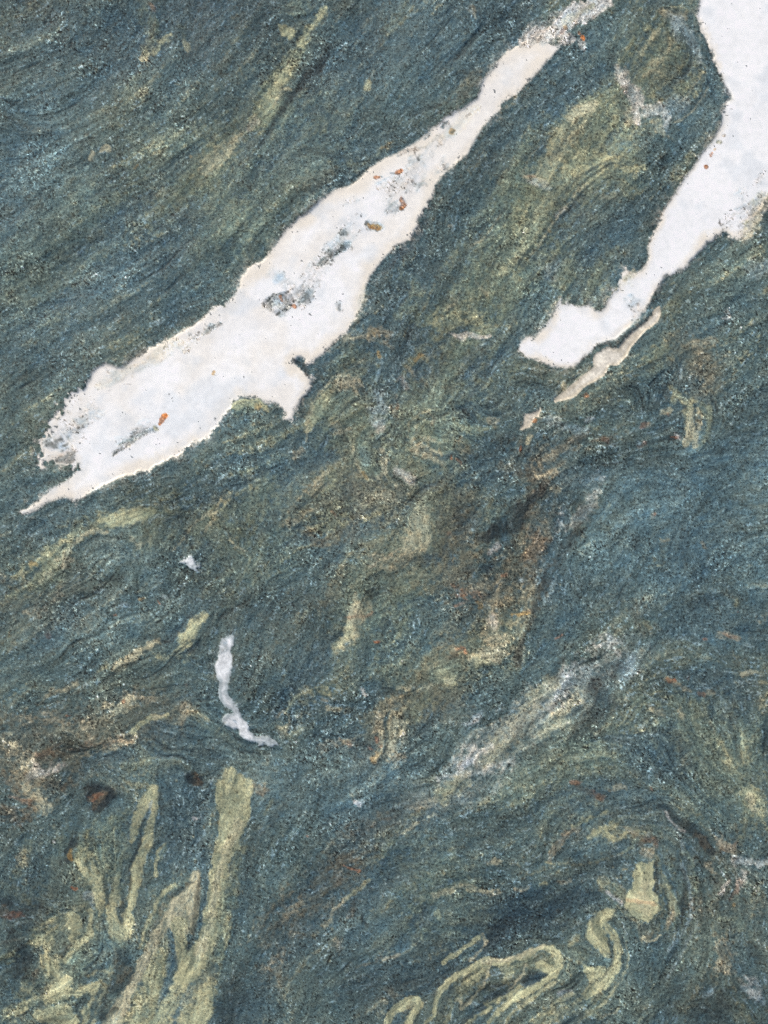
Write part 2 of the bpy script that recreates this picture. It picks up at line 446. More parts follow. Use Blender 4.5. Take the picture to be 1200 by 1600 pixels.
B = """
PO .55 5 .5 : 1048,604,4 1055,615,5 1052,628,4
PO .5 8 .6 : 1068,620,6 1080,632,8 1075,650,8
OL .5 12 .6 : 1100,640,10 1108,660,6 1100,690,5
CR .75 5 .25 olive_lens : 1072,690,5 1080,680,8 1078,662,7 1082,645,5
CR .55 3 .5 : 1092,640,2 1095,655,2.5 1090,675,3 1085,695,3
PO .5 3 .5 : 1070,655,2 1072,670,2
DK .45 2 .4 : 1088,650,1.5 1088,670,1.5
DK .7 2 .4 : 1112,620,1.5 1118,632,2 1120,645,2
DK .35 3 .4 : 1118,650,2 1110,672,2 1098,688,2
DK .4 2 .4 : 1066,635,2 1072,640,2
CR .65 5 .4 : 1035,645,4 1046,642,5
RU .55 3 .4 rust_speck : 1044,648,3
BR .4 10 .6 : 1038,610,8 1030,625,6
TN .45 10 .6 : 1098,560,5 1095,580,7 1104,592,6
OB .5 14 .6 : 1100,550,14 1110,600,10 1080,545,10
TN .35 8 .6 : 1092,540,8 1112,535,6
WB .35 2 .3 : 1064,570,2 1062,590,2
RU .85 2.5 .3 rust_speck : 1048,683,3 1058,684,3
LV .5 3 .3 : 1057,676,3 1060,685,4
RU .6 3 .3 rust_speck : 1003,664,3 1012,662,3
TN .4 5 .4 : 1015,664,5
RU .5 3 .5 : 942,688,3 950,690,3
RU .4 3 .5 : 998,698,3 1008,692,3
RU .4 3 .5 : 915,617,4
WH .6 4 .4 pale_spot : 1136,484,2 1137,495,4 1130,497,2
WB .3 12 .6 : 1180,425,12 1200,415,10
OL .35 12 .7 : 1060,470,14 1040,490,8
OL .45 14 .7 : 1030,555,14 1020,580,10
DK .45 10 .6 : 885,645,8 895,655,6
DK .4 10 .7 : 940,620,14 990,600,10 1000,620,8
DK .3 10 .7 : 830,590,8 850,600,8
OL .3 8 .6 : 805,570,6 870,560,3
WB .4 10 .6 : 855,660,8 875,665,6 910,670,4
WH .4 4 .5 : 918,657,4 925,653,4
GG .5 3 .5 : 935,605,2 942,592,2
BR .45 10 .7 : 870,700,8 910,690,8 960,690,4
TN .35 5 .7 : 890,700,5 915,700,5
CR .6 4 .4 : 823,690,4 828,685,3
RU .75 2 .3 rust_speck : 814,697,2 813,702,2
BR .5 16 .6 : 830,730,14 850,740,12 835,750,10
DK .3 10 .6 : 815,740,6 860,760,4
TN .6 2.5 .5 : 832,722,2 833,735,3 842,745,3
TN .5 2.5 .5 : 842,722,2 846,733,3
TN .6 5 .5 : 850,745,3 862,740,5 868,738,3
CR .5 6 .6 : 865,768,5 875,765,4
TN .3 8 .6 : 870,710,6 850,715,6
WB .35 14 .6 : 930,740,8 925,770,10
GG .45 12 .9 : 935,760,10 915,790,12 895,820,12
WH .35 8 .9 : 940,750,5 920,790,6 880,830,6 875,800,4
DK .45 8 .8 : 900,785,8 910,810,10 890,850,8 925,800,5
DK .55 6 .7 : 900,830,6 875,870,7 850,915,6 838,955,6 822,1000,5 808,1036,4
DK .4 4 .7 : 860,880,4 845,920,4 830,970,4
WB .25 5 .6 : 870,900,4 855,940,4
OL .35 10 .6 : 1040,850,8 1035,880,8
CR .5 4 .5 : 1035,845,4 1043,842,4
PO .45 3 .5 : 1028,885,2 1035,882,2 1040,872,2
TN .5 3 .5 : 1098,848,2 1104,854,2
TN .35 4 .4 : 1022,805,3
RU .45 2 .4 : 1024,804,2
DK .5 5 .6 : 995,845,7 990,858,4
DB .5 8 .6 : 1070,830,4 1068,880,6
DK .4 8 .7 : 1140,925,8 1155,935,6 1150,945,5
OL .5 4 .4 : 1151,942,4
RU .5 2 .3 : 1153,955,2
OL .5 6 .4 : 1005,972,6 1012,975,4
OB .35 10 .7 : 990,945,8 1005,985,10
CR .3 8 .6 : 1185,970,5
RU .55 2 .4 rust_speck : 866,996,2 878,992,2.5
RU .5 2 .4 : 1098,998,2 1104,997,2
TN .5 5 .6 : 1122,992,4 1140,990,5 1152,996,4
RU .4 3 .6 : 1130,990,2 1148,995,3
DK .35 10 .7 : 1130,1020,12 1150,1035,8
CR .55 4 .5 : 1160,1055,3 1170,1050,4 1180,1052,3
OL .4 6 .6 : 1150,1062,5
RU .85 2.5 .3 rust_speck : 1042,1060,2 1047,1065,4 1053,1063,3
TN .5 3 .5 : 1040,1060,5 1062,1072,3
TN .5 3 .5 : 1068,1074,3 1080,1078,3
RU .55 3 .4 rust_speck : 1094,1084,4 1100,1086,3
TN .4 3 .5 : 1108,1082,4 1118,1084,3
RU .35 3 .4 : 1078,1058,3
GG .5 5 .6 : 1000,1092,4 1018,1090,3 1030,1100,3
CR .5 4 .5 : 1020,1110,5 1034,1112,5
WB .3 2 .5 : 1005,1082,2 1020,1092,2 1040,1095,2
CR .4 4 .6 : 1062,1110,3 1068,1122,3
CR .4 4 .6 : 1110,1130,4 1116,1142,3
PO .35 8 .8 : 1125,1160,4 1138,1175,6 1142,1195,5
PO .4 8 .8 olive_streak_c : 1163,1150,3 1167,1170,5 1168,1190,4
DK .4 4 .6 : 1150,1160,3 1152,1185,4
CR .3 8 .6 : 1190,1095,6 1185,1110,5
BR .3 8 .6 : 1060,1160,5 1070,1190,5
OL .5 16 .8 olive_band_a : 12,920,4 40,905,10 68,895,12 82,870,12 100,848,13 125,828,12 155,820,8
PO .45 8 .8 : 30,905,6 60,880,5 90,855,6 110,838,6
PO .6 8 .5 : 160,812,6 185,810,9 210,808,8 235,800,4
OL .4 12 .8 : 230,805,8 260,785,8 285,770,6
CR .5 3 .6 : 88,875,2 105,862,3 118,848,2 128,838,3 145,830,3 165,834,3
TN .45 3 .7 : 110,872,4 100,885,5
YR .4 5 .5 : 48,880,5 56,884,5
CR .5 4 .5 : 72,900,4 80,898,3 62,910,3
GG .5 10 .6 : 70,915,12 90,905,6
TN .4 8 .8 : 5,905,6 30,912,4 40,900,4
OL .35 10 .8 : 205,845,10 222,860,8 230,835,8
CR .35 3 .8 : 205,840,3 215,855,3 235,840,2
GG .4 10 .8 : 300,835,10 325,805,10
OL .45 12 .8 : 345,800,10 365,830,12 385,850,10 395,815,8
CR .4 2 .6 : 270,860,2 288,840,2 300,820,2 320,805,2 338,800,2
CR .35 2 .6 : 350,810,2 355,835,2 368,855,2 385,862,2
CR .4 2 .6 : 320,830,2 335,808,2 345,780,2
PO .35 8 .8 : 345,785,6 370,770,6 390,760,5
PO .3 6 .6 : 392,745,5 385,755,5
DK .55 5 .5 : 158,912,4 172,905,5 186,898,3
DK .35 10 .6 : 145,925,8 190,900,8
BR .35 12 .6 : 75,940,14 60,955,10 90,925,8
TN .45 6 .5 : 40,960,5 52,958,5
CR .3 5 .5 : 45,966,4
YR .5 2 .4 : 217,936,3 226,934,2
OL .3 8 .6 : 212,895,6 215,915,5
WB .5 3 .4 : 190,945,4 200,950,2
WB .5 3 .4 : 252,930,4 258,935,3
RU .7 2 .3 rust_speck : 247,938,2 249,943,2
RU .6 2 .3 : 178,963,2 182,961,2
RU .3 3 .3 : 75,993,5
PO .65 8 .6 olive_band_b : 320,962,5 312,968,8 298,985,9 290,1003,9 278,1018,6
PO .6 6 .6 olive_band_b : 300,985,6 280,995,5
CR .65 5 .55 olive_band_c : 246,1003,4 234,1010,7 220,1016,5
CR .7 6 .5 olive_band_d : 218,1020,4 205,1028,8 192,1038,10 184,1046,6
PO .5 5 .6 : 165,1040,6 152,1046,6
PO .5 6 .7 : 240,1025,5 255,1030,6 270,1020,5 290,1030,4
DK .65 2.5 .4 : 238,995,2 248,1002,2 262,1003,2.5 274,996,2.5 282,982,2.5 292,968,2 300,958,2
DK .3 5 .6 : 205,1050,4 215,1035,3
OB .5 3 .6 : 50,1105,2 80,1085,2 120,1062,3
CR .45 3 .7 : 58,1100,3 78,1086,4 95,1080,4 118,1068,4
TN .5 8 .8 : 195,1090,7 215,1085,6 235,1095,5
CR .5 5 .8 : 200,1088,4 210,1100,4 180,1110,5 165,1100,4
RU .5 2 .4 rust_speck : 194,1097,3
RU .6 2 .4 rust_speck : 105,1118,3 111,1117,2
DK .35 6 .7 : 130,1110,8 125,1120,5
TN .45 10 .8 : 70,1110,10 40,1120,8 130,1130,8
PO .6 4 .5 olive_band_e : 205,1145,4 220,1132,4 235,1124,4 255,1120,3 262,1116,3
TN .55 3 .4 : 240,1122,3 255,1118,3
WB .4 2 .4 : 235,1128,1.5 250,1127,1.5 258,1132,1.5
CR .5 8 .8 : 120,1180,6 150,1172,8 185,1165,8 205,1155,6
TN .5 5 .6 : 145,1155,5 150,1162,4 190,1150,4
RU .3 6 .7 : 160,1163,3 205,1155,4 60,1178,4 68,1176,3
TN .5 12 .85 : 20,1170,12 45,1195,14 20,1230,14 60,1250,12
CR .5 8 .85 : 15,1150,6 30,1180,8 50,1205,8 25,1210,6 70,1265,8 60,1215,6
PK .4 6 .8 : 55,1200,7 45,1215,6 100,1195,5
BR .7 12 .7 : 85,1165,10 100,1180,12 75,1175,10
BR .6 12 .7 : 10,1265,14 30,1280,14 50,1260,8
BR .5 8 .7 : 50,1255,5 0,1210,8 110,1230,5
RU .35 4 .5 : 45,1252,6 15,1245,4
DK .3 10 .7 : 60,1150,8 110,1160,6
OL .35 10 .8 : 220,1170,10 250,1170,10 195,1200,6
TN .3 6 .7 : 285,1130,5 290,1105,4
DK .4 6 .5 : 332,970,3 325,985,2 322,1000,3
OL .35 12 .6 : 365,940,12 350,955,8
RU .4 3 .4 : 292,1071,3
DK .96 6 .25 dark_lump_a : 145,1240,14 165,1240,14 155,1255,12
DK .6 12 .5 : 150,1245,24 180,1238,8
BR .8 4 .6 : 140,1250,5 150,1243,6 162,1238,5 150,1258,6
RU .45 3 .5 : 146,1250,3 158,1240,3 138,1244,2
DK .95 5 .3 dark_lump_b : 298,1214,9 308,1220,10
BR .8 4 .6 : 305,1214,6 303,1226,4 312,1222,4
RU .3 3 .5 : 308,1216,3
DK .85 6 .4 dark_lump_c : 116,1310,5 108,1328,7 108,1342,6
YR .75 2.5 .4 : 112,1328,3 108,1338,4 112,1342,2
RU .85 2 .3 rust_speck : 110,1386,2 116,1390,3
DK .9 8 .5 dark_lump_d : 0,1408,8 14,1415,9
DK .6 12 .6 : 30,1425,10 60,1418,5
RU .35 6 .6 : 14,1432,5 30,1430,4
BR .7 6 .5 : 5,1425,8
DK .5 6 .7 : 120,1295,5 100,1350,6 130,1280,3
OL .6 16 .7 : 145,1300,10 140,1330,14 148,1360,12
GG .5 14 .7 : 180,1290,18 185,1330,20 175,1370,14
OL .35 10 .7 : 200,1270,10 170,1300,10
PO .6 4 .5 : 125,1345,3 132,1358,5 140,1372,4
PO .6 4 .5 olive_band_f : 145,1355,5.5 152,1375,6.7 156,1395,6.7 158,1425,5.5
PO .5 5 .6 : 130,1345,4 142,1385,4 150,1410,4
DK .35 3 .6 : 140,1330,2 148,1345,2 165,1395,3 170,1425,3
WB .4 4 .4 : 135,1395,4 145,1415,4 140,1405,4
PO .8 4 .35 olive_band_g : 243,1230,4.3 236,1242,7.9 226,1260,9.1 217,1278,9.1 210,1296,7.9 206,1312,4.3
PO .8 4 .35 olive_band_h : 243,1240,4.3 241,1262,5.5 237,1285,6.7 230,1308,7.9 222,1335,9.1 213,1360,9.1 209,1385,9.1 208,1405,6.7 202,1420,4.3
CR .4 3 .4 : 225,1262,4 214,1290,3
DK .75 2.5 .5 : 231,1270,2 222,1292,2.5 218,1312,3 210,1335,3 203,1360,2.5 202,1390,2
WB .5 2 .4 : 238,1250,2 231,1282,2
DK .6 5 .5 : 250,1240,2 252,1265,4 248,1290,4
PO .7 5 .45 olive_band_i : 182,1370,4.3 178,1400,7.9 176,1430,9.1 182,1452,11.6 192,1462,10.4 200,1448,6.7 200,1430,5.5
GG .5 8 .6 : 175,1450,8 188,1475,8
DK .5 3 .5 : 190,1390,2 192,1420,3 190,1440,4
PO .6 3 .5 : 256,1318,2 246,1332,3 242,1350,3 244,1368,4
GG .5 5 .6 : 256,1322,4 250,1345,5
PO .88 4 .25 olive_band_j : 362,1215,12.8 362,1230,23.8 365,1250,28.7 366,1275,23.8 361,1295,20.1 355,1320,17.7 345,1345,14.0 340,1370,14.0 337,1395,12.8 331,1425,12.8 325,1455,11.6 318,1480,15.2 306,1500,18.9 292,1520,16.5 281,1535,7.9
CR .55 4 .3 : 372,1290,10 358,1320,8 342,1360,7 335,1400,6 328,1440,6 312,1490,9
PO .75 5 .35 : 376,1222,6 390,1228,7 388,1250,6 384,1275,6
OL .45 3 .85 : 345,1235,8 350,1262,10 372,1240,10 362,1270,8
OL .65 10 .5 : 385,1300,6 372,1340,9 360,1380,10 352,1420,12 348,1460,12 342,1490,10
PO .35 8 .5 : 352,1430,6 350,1470,7
CR .88 4 .15 olive_band_k : 307,1365,4.3 305,1385,9.1 295,1405,16.5 287,1425,23.8 282,1440,21.3
PO .88 4 .2 olive_band_k : 280,1445,15.2 282,1470,10.4 284,1500,10.4 288,1525,11.6
CR .85 3.5 .2 olive_band_l : 266,1428,7.9 252,1448,7.9 243,1468,9.1 233,1490,9.1 222,1512,9.1 213,1532,6.7 204,1545,6.7
CR .85 4 .25 olive_band_l : 202,1545,6.7 192,1565,10.4 180,1588,12.8 165,1625,16.5
PO .7 3 .4 : 272,1382,2 258,1393,3 250,1402,3 240,1425,2.5 226,1450,2.5 218,1480,2
OL .5 5 .6 : 245,1420,4 235,1445,5 225,1480,4
BR .4 3 .5 : 255,1415,3 244,1440,3 232,1465,2
DK .55 3 .5 : 300,1380,2 275,1395,3 262,1405,3
OL .7 14 .5 : 255,1490,10 245,1530,16 230,1570,18 215,1610,18
PO .45 8 .6 : 248,1505,6 240,1540,8 222,1590,8
BL .6 5 .4 : 265,1460,6 270,1490,6 264,1520,5 255,1545,4 245,1580,3
DK .3 3 .5 : 272,1470,2 274,1510,2
DK .7 3 .5 : 313,1370,3 308,1400,4 305,1430,4 302,1460,5 295,1478,6 292,1492,2
OB .6 3 .5 : 304,1445,4 302,1458,4
BL .5 4 .5 : 325,1370,3 318,1410,3 313,1450,3
PO .7 6 .45 olive_band_m : 282,1535,11.6 272,1555,10.4 262,1575,11.6 252,1600,12.8 245,1630,12.8
BL .5 6 .5 : 300,1545,5 288,1565,6 278,1600,6
PO .65 8 .5 olive_band_n : 332,1530,5.5 324,1548,12.8 310,1575,15.2 295,1605,20.1 285,1640,20.1
OL .5 10 .6 : 345,1510,6 335,1540,6 318,1590,8
DK .5 12 .6 : 370,1560,16 350,1590,16 380,1510,14
DK .3 14 .6 : 400,1300,12 380,1420,14
PO .75 5 .3 olive_patch_f : 108,1430,5.5 116,1438,12.8 122,1450,10.4 112,1465,7.9
PO .65 4 .4 : 140,1422,4 141,1445,4 130,1465,4 118,1477,4 108,1490,3 100,1500,3
DK .6 3 .5 : 132,1430,2 130,1450,3 118,1468,3 100,1482,3 95,1498,2
GG .55 10 .6 : 125,1485,10 118,1510,10 140,1500,8
OL .7 12 .5 : 60,1465,14 80,1460,14 90,1440,6
PO .5 8 .5 : 65,1468,8 72,1485,8
PO .7 6 .4 olive_patch_g : 70,1492,7.9 76,1508,10.4 85,1515,6.7
DK .35 4 .6 : 95,1450,3 90,1475,3 86,1500,2
PO .75 5 .3 olive_patch_h : 105,1530,5.5 98,1545,10.4 84,1555,10.4 70,1560,6.7
PO .7 4 .4 : 100,1545,6 118,1552,4 135,1545,4 150,1538,4
PO .75 6 .3 olive_patch_i : 70,1590,10.4 95,1585,17.7 110,1590,10.4 105,1610,12.8
PO .65 4 .4 : 150,1538,4 146,1555,4 138,1575,5 130,1600,5
DK .6 4 .5 : 130,1560,5 122,1580,4 125,1600,3
DK .6 3 .6 : 135,1525,3 160,1510,3 152,1520,2
PO .35 4 .7 : 140,1525,3 160,1515,3
DK .65 10 .6 : 190,1495,12 195,1520,12 180,1545,8
DK .7 6 .6 : 165,1560,4 155,1590,6 180,1580,4
OB .5 5 .6 : 188,1530,6 196,1515,5
PO .35 4 .7 : 165,1540,3 150,1580,3 142,1600,3
DK .7 14 .6 : 20,1470,16 40,1500,16 25,1520,12
BR .5 6 .6 : 60,1520,6 55,1530,6
OL .55 10 .7 : 10,1590,10 40,1570,12 20,1550,8
PO .4 8 .8 : 40,1545,6 55,1560,6 15,1600,8
OL .5 8 .6 : 10,1500,8 20,1490,6
CR .5 7 .7 : 25,1345,5 35,1335,7 30,1350,6
OL .4 8 .7 : 22,1360,4 18,1375,4 45,1320,7
OL .3 8 .7 : 42,1410,5 10,1385,8
LV .85 1.8 .1 quartz_grain : 302,1279,3.5 306,1279,2.5
WB .5 3 .3 : 312,1278,4
LV .6 1.5 .1 quartz_grain : 86,1315,2.5
LV .7 2 .2 quartz_grain : 555,1253,3 560,1257,3
WB .4 3 .3 : 563,1252,4
TN .5 6 .5 : 402,1228,6 410,1236,5
BR .6 4 .5 : 408,1238,6 418,1236,3
OL .5 4 .5 : 425,1250,3 418,1260,3 412,1272,3
DK .4 6 .7 : 430,1255,5 445,1255,4 425,1285,4
BR .55 10 .7 : 555,1300,8 570,1295,8 590,1282,6 615,1278,6
DK .5 5 .6 : 560,1305,6 570,1298,4
TN .35 4 .6 : 590,1272,3 610,1268,4
BR .45 12 .7 : 525,1365,12 545,1340,12 520,1350,8
GG .5 3 .6 : 598,1330,3 612,1318,3 620,1310,3
CR .35 3 .6 : 620,1305,2 650,1288,2 680,1272,2
PO .5 3 .5 : 574,1376,2 566,1386,3 555,1394,3 545,1402,2 538,1412,2
CR .4 3 .6 : 505,1447,3 515,1440,3 520,1425,3 530,1415,2 540,1405,2
BR .5 8 .7 : 545,1425,8 555,1410,6
TN .35 10 .7 : 470,1400,8 455,1420,10 448,1435,6
RU .5 2 .4 rust_speck : 481,1307,2
RU .5 2 .4 : 561,1362,2 538,1353,2
DK .8 3 .3 : 568,1436,4 572,1445,2
TN .35 8 .6 : 415,1508,8 430,1500,6 440,1485,6
TN .3 8 .6 : 530,1475,5 530,1480,6
GG .5 10 .7 : 640,1455,12 655,1440,8 650,1420,8
GG .5 14 .7 : 670,1395,14 700,1390,10 740,1380,8
TN .3 3 .6 : 560,1512,3 590,1500,3 620,1492,3
CR .55 4 .5 : 762,1350,2 775,1346,3.5 785,1345,2
CR .4 5 .6 : 680,1400,4 720,1385,4 770,1395,3 780,1394,4
PO .4 4 .6 : 684,1425,3 685,1435,3
DK .55 8 .7 : 800,1440,6 770,1460,8 760,1480,6
DB .5 10 .5 : 700,1520,14 670,1540,12 620,1540,14
OB .4 10 .6 : 608,1548,6 612,1560,8
PO .8 3 .3 olive_band_o : 692,1506,4 705,1497,4 718,1489,3.5 735,1476,3.5 750,1466,3
CR .5 2 .4 : 755,1462,2 760,1470,2 756,1482,2 745,1493,2 735,1500,2
GG .5 4 .5 : 740,1485,5 725,1497,5
"""
C = """
PO .9 3 .2 olive_fold_a : 603,1612,5 606,1595,6 615,1580,7 628,1571,8 642,1564,8 653,1562,6 655,1570,6 648,1580,7 640,1592,6 636,1612,6
OB .5 3 .4 : 636,1574,3 645,1570,3 632,1584,3
DB .5 4 .3 : 622,1605,5 624,1595,3
DK .5 14 .5 : 840,1535,14 820,1520,8
DK .6 10 .5 : 790,1545,12 770,1560,8 730,1600,8
OL .6 12 .5 : 750,1530,12 720,1550,12 700,1570,8
OL .65 8 .5 : 800,1515,8 830,1505,12 855,1500,10
PO .9 3 .2 olive_fold_b : 662,1606,3 676,1585,3.5 681,1565,4 690,1547,5 702,1535,5 718,1527,5 735,1516,6 750,1506,7 763,1502,6 780,1505,5 797,1502,5 815,1496,5 832,1487,4 848,1479,3 862,1482,5 872,1492,5 876,1508,4 866,1520,6 858,1513,8 845,1508,6
CR .6 3 .3 : 755,1502,3 775,1502,3 800,1497,3 825,1486,2 850,1476,2
PO .6 3 .4 olive_fold_c : 870,1518,4 850,1532,3.5 830,1545,3 805,1560,3 780,1578,3 765,1597,3
CR .65 2 .4 : 767,1505,2 764,1520,2 755,1540,2.5 742,1555,3 732,1565,3 722,1575,4 716,1560,3
PO .5 3 .4 : 760,1515,3 748,1530,4 735,1545,5
CR .6 2 .4 : 823,1508,2 818,1522,2 808,1535,2 795,1548,2 
PO .65 3 .4 olive_fold_d : 812,1543,3 795,1556,3.5 775,1566,3 758,1570,2 768,1575,2.5 745,1590,3 728,1606,3
PO .6 3 .4 : 708,1570,3 702,1585,4 695,1605,5
PO .55 2.5 .4 : 865,1532,2.5 845,1548,2.5 820,1568,2.5 800,1585,2 785,1605,2
OB .4 4 .6 : 850,1495,6 838,1500,6
DK .6 5 .4 : 835,1525,8 822,1535,6
OB .5 14 .6 : 970,1395,8 1000,1460,10
PO .9 4 .2 olive_crescent : 952,1424,5.5 940,1432,9.1 930,1448,12.8 928,1462,12.8 938,1475,12.8 946,1485,7.9
PO .85 3 .3 olive_crescent_rim : 944,1440,4.3 955,1455,5.5 963,1470,6.7 965,1490,7.9 962,1508,7.9 950,1524,9.1 938,1538,9.1 925,1546,7.9 915,1556,6.7
CR .4 4 .3 : 928,1445,5 930,1462,5
PO .9 3 .2 olive_wedge : 914,1508,3 920,1516,7 930,1517,7 940,1520,4 920,1528,4
DK .7 2 .4 : 938,1446,1.5 948,1465,1.5 954,1485,1.5 955,1505,1.5 945,1522,2 932,1530,2
OB .5 3 .5 : 938,1478,3 944,1485,3
GG .5 6 .6 : 905,1485,8 915,1492,6 895,1482,5
PO .4 3 .6 : 890,1478,3 900,1465,3
PO .55 6 .6 : 905,1560,5 885,1568,6 865,1578,6 845,1592,6 830,1605,6
TN .5 3 .5 : 878,1555,3 892,1551,4 885,1560,3
LV .5 3 .5 : 872,1550,4 890,1546,3
OL .4 8 .6 : 940,1560,6 920,1580,8 940,1595,6
CR .4 3 .6 : 940,1590,2 960,1580,2
PO .9 3.5 .15 olive_block P: 994,1353 1002,1347 1010,1349 1020,1345 1021,1372 1019,1392 1028,1405 1030,1420 1020,1432 1009,1440 1000,1436 985,1428 974,1414 980,1400 986,1385 989,1370
CR .4 6 .3 : 1008,1380,8 1000,1400,8 1012,1420,8
RU .3 2 .6 : 980,1406,2 995,1407,2 1010,1409,1.5 1025,1411,2
DK .8 1 .1 : 1005,1350,1.2
DK .8 1 .1 : 995,1359,1.5
DK .8 1 .1 : 1006,1363,1.5
DK .8 1 .1 : 1008,1373,1.5
DK .6 1 .1 : 998,1368,1.2
DK .6 1 .1 : 1013,1385,1.2
GG .5 5 .5 : 985,1425,6 998,1432,5
PO .5 6 .6 : 942,1375,6 948,1382,6
LV .4 3 .5 : 950,1395,3 960,1402,3 968,1412,3
GG .5 5 .6 : 965,1395,5 960,1385,5
DK .6 3 .5 : 1025,1350,2 1026,1375,2.5 1024,1395,2
DK .35 3 .5 : 1032,1430,3 1020,1445,4 1005,1450,4
PO .4 5 .6 : 1040,1385,4 1052,1405,5 1055,1425,4
TN .6 4 .5 : 1050,1425,3 1048,1435,4 1043,1445,3
DK .4 2 .6 : 1036,1390,2 1043,1405,2 1045,1425,2
CR .6 2 .4 : 1003,1463,2 1010,1470,2.5 1020,1470,2.5 1030,1460,2
OB .5 4 .5 : 1015,1462,4
DK .5 3 .5 : 1008,1478,2 1025,1478,3 1040,1460,3
WB .3 2 .5 : 1035,1264,2 1050,1285,2 1062,1305,2 1070,1330,2
WB .35 2 .5 : 1066,1350,2 1075,1380,2 1080,1410,2 1076,1440,2 1062,1465,2 1045,1485,2
WB .25 2 .5 : 1090,1400,2 1088,1440,2 1070,1480,2 1040,1530,2
GG .35 3 .6 : 1045,1350,2 1058,1380,2 1062,1410,2 1058,1440,2
DK .55 4 .6 : 1068,1360,3 1072,1390,3 1068,1420,4 1060,1450,3
DK .7 6 .5 : 1030,1258,4 1045,1272,5 1060,1285,7 1080,1298,9 1100,1318,9 1112,1332,4
DK .4 6 .6 : 1100,1340,6 1115,1370,6
BR .6 6 .5 : 1092,1312,6 1100,1322,5
LV .35 2 .5 : 1040,1270,1.5 1055,1290,1.5 1070,1300,1.5
TN .6 4 .4 tan_arc : 858,1345,3 864,1332,4 872,1318,5 884,1308,6 895,1300,5 905,1290,5
PO .6 4 .5 : 896,1290,3 915,1283,4 935,1275,3 946,1268,3
PO .5 3 .5 : 852,1345,3 860,1348,2
RU .25 6 .7 : 880,1308,4 900,1300,3 870,1320,3
DK .4 3 .5 : 872,1335,3 895,1312,3 915,1300,3
PO .65 4 .4 : 918,1308,3 930,1300,5 938,1296,3
PO .65 3 .4 : 945,1290,3 948,1305,4 958,1312,4 970,1312,3 980,1302,3
OL .5 8 .5 : 955,1292,8 965,1285,6
GG .6 4 .5 : 978,1328,3 988,1322,4 995,1312,4 1005,1300,4 1020,1293,5 1032,1300,4
BR .55 6 .5 : 1000,1320,5 1012,1312,8 1025,1315,5
OB .4 6 .5 : 1015,1300,8 990,1290,6
TN .6 4 .4 : 1005,1332,4 1015,1336,4 1020,1325,3
RU .3 4 .5 : 1025,1318,6 975,1295,4
TN .6 3 .5 : 805,1390,3 822,1388,3 828,1383,2
PO .65 3 .4 : 843,1382,3 852,1380,4
TN .35 4 .6 : 870,1378,4 890,1376,4
DK .4 12 .6 : 960,1345,10 900,1350,10 930,1360,8
TE .35 10 .5 : 900,1320,10 940,1325,8
RU .65 3 .4 rust_speck : 894,1221,4 905,1223,4
RU .55 4 .5 rust_speck : 924,1236,3 935,1242,4 942,1248,4
BR .5 4 .5 : 900,1230,5 938,1245,5
CR .4 3 .5 : 960,1235,3 970,1228,4 980,1232,3
YR .3 3 .5 : 955,1236,3
RU .55 3 .4 rust_speck : 1016,1233,3 1019,1237,2
BR .4 5 .5 : 1030,1211,6
TE .5 12 .5 : 960,1250,12 1000,1252,12 1020,1248,8
DK .4 5 .6 : 1030,1256,4 1035,1262,3
PO .55 6 .5 olive_patch_j : 1160,1238,5 1175,1232,7 1190,1240,8 1196,1260,7 1190,1272,4
OL .5 10 .6 : 1170,1262,8 1165,1290,8 1160,1312,6
CR .4 4 .6 : 1172,1245,5 1180,1265,4
DK .35 3 .5 : 1172,1280,2 1165,1300,2
RU .35 6 .6 : 1130,1320,5 1140,1325,5 1150,1318,4
TN .45 8 .6 : 1128,1316,6 1145,1325,6
WH .35 6 .7 : 1150,1346,4 1165,1345,5 1172,1348,3
WH .4 4 .5 : 1185,1350,5 1198,1345,5
WH .6 3 .4 pale_thread : 1140,1375,3 1132,1385,3.5 1124,1397,3
BW .5 3 .5 : 1128,1362,3 1132,1370,2
TN .45 5 .5 : 1108,1352,4 1115,1360,4
PK .35 8 .6 : 1160,1370,6 1150,1385,5
RU .4 4 .5 : 1155,1378,4 1148,1395,4 1140,1405,3
YR .5 2 .4 : 1147,1412,2
BR .4 10 .6 : 1095,1405,8 1090,1420,6
TN .4 12 .6 brown_patch : 1130,1470,10 1138,1490,12 1135,1510,10
OB .6 6 .6 : 1135,1490,12 1150,1500,5
DK .4 2 .5 : 1125,1480,2 1130,1500,2 1138,1490,2
PO .4 5 .6 : 1097,1490,4
WH .5 8 .6 : 1165,1525,6 1178,1532,8 1185,1548,7 1172,1552,5
WB .35 8 .6 : 1190,1560,6 1160,1540,6
GG .4 12 .7 : 1150,1440,10 1130,1435,8
TN .35 6 .6 : 1120,1515,4 1150,1518,5
DK .5 12 .6 : 1175,1480,10 1185,1500,8
OL .3 14 .7 : 1165,1575,10 1155,1600,10
DK .5 12 .6 : 1100,1580,10 1130,1590,14 1120,1560,8
WB .35 4 .6 : 1100,1555,4 1110,1548,3
"""
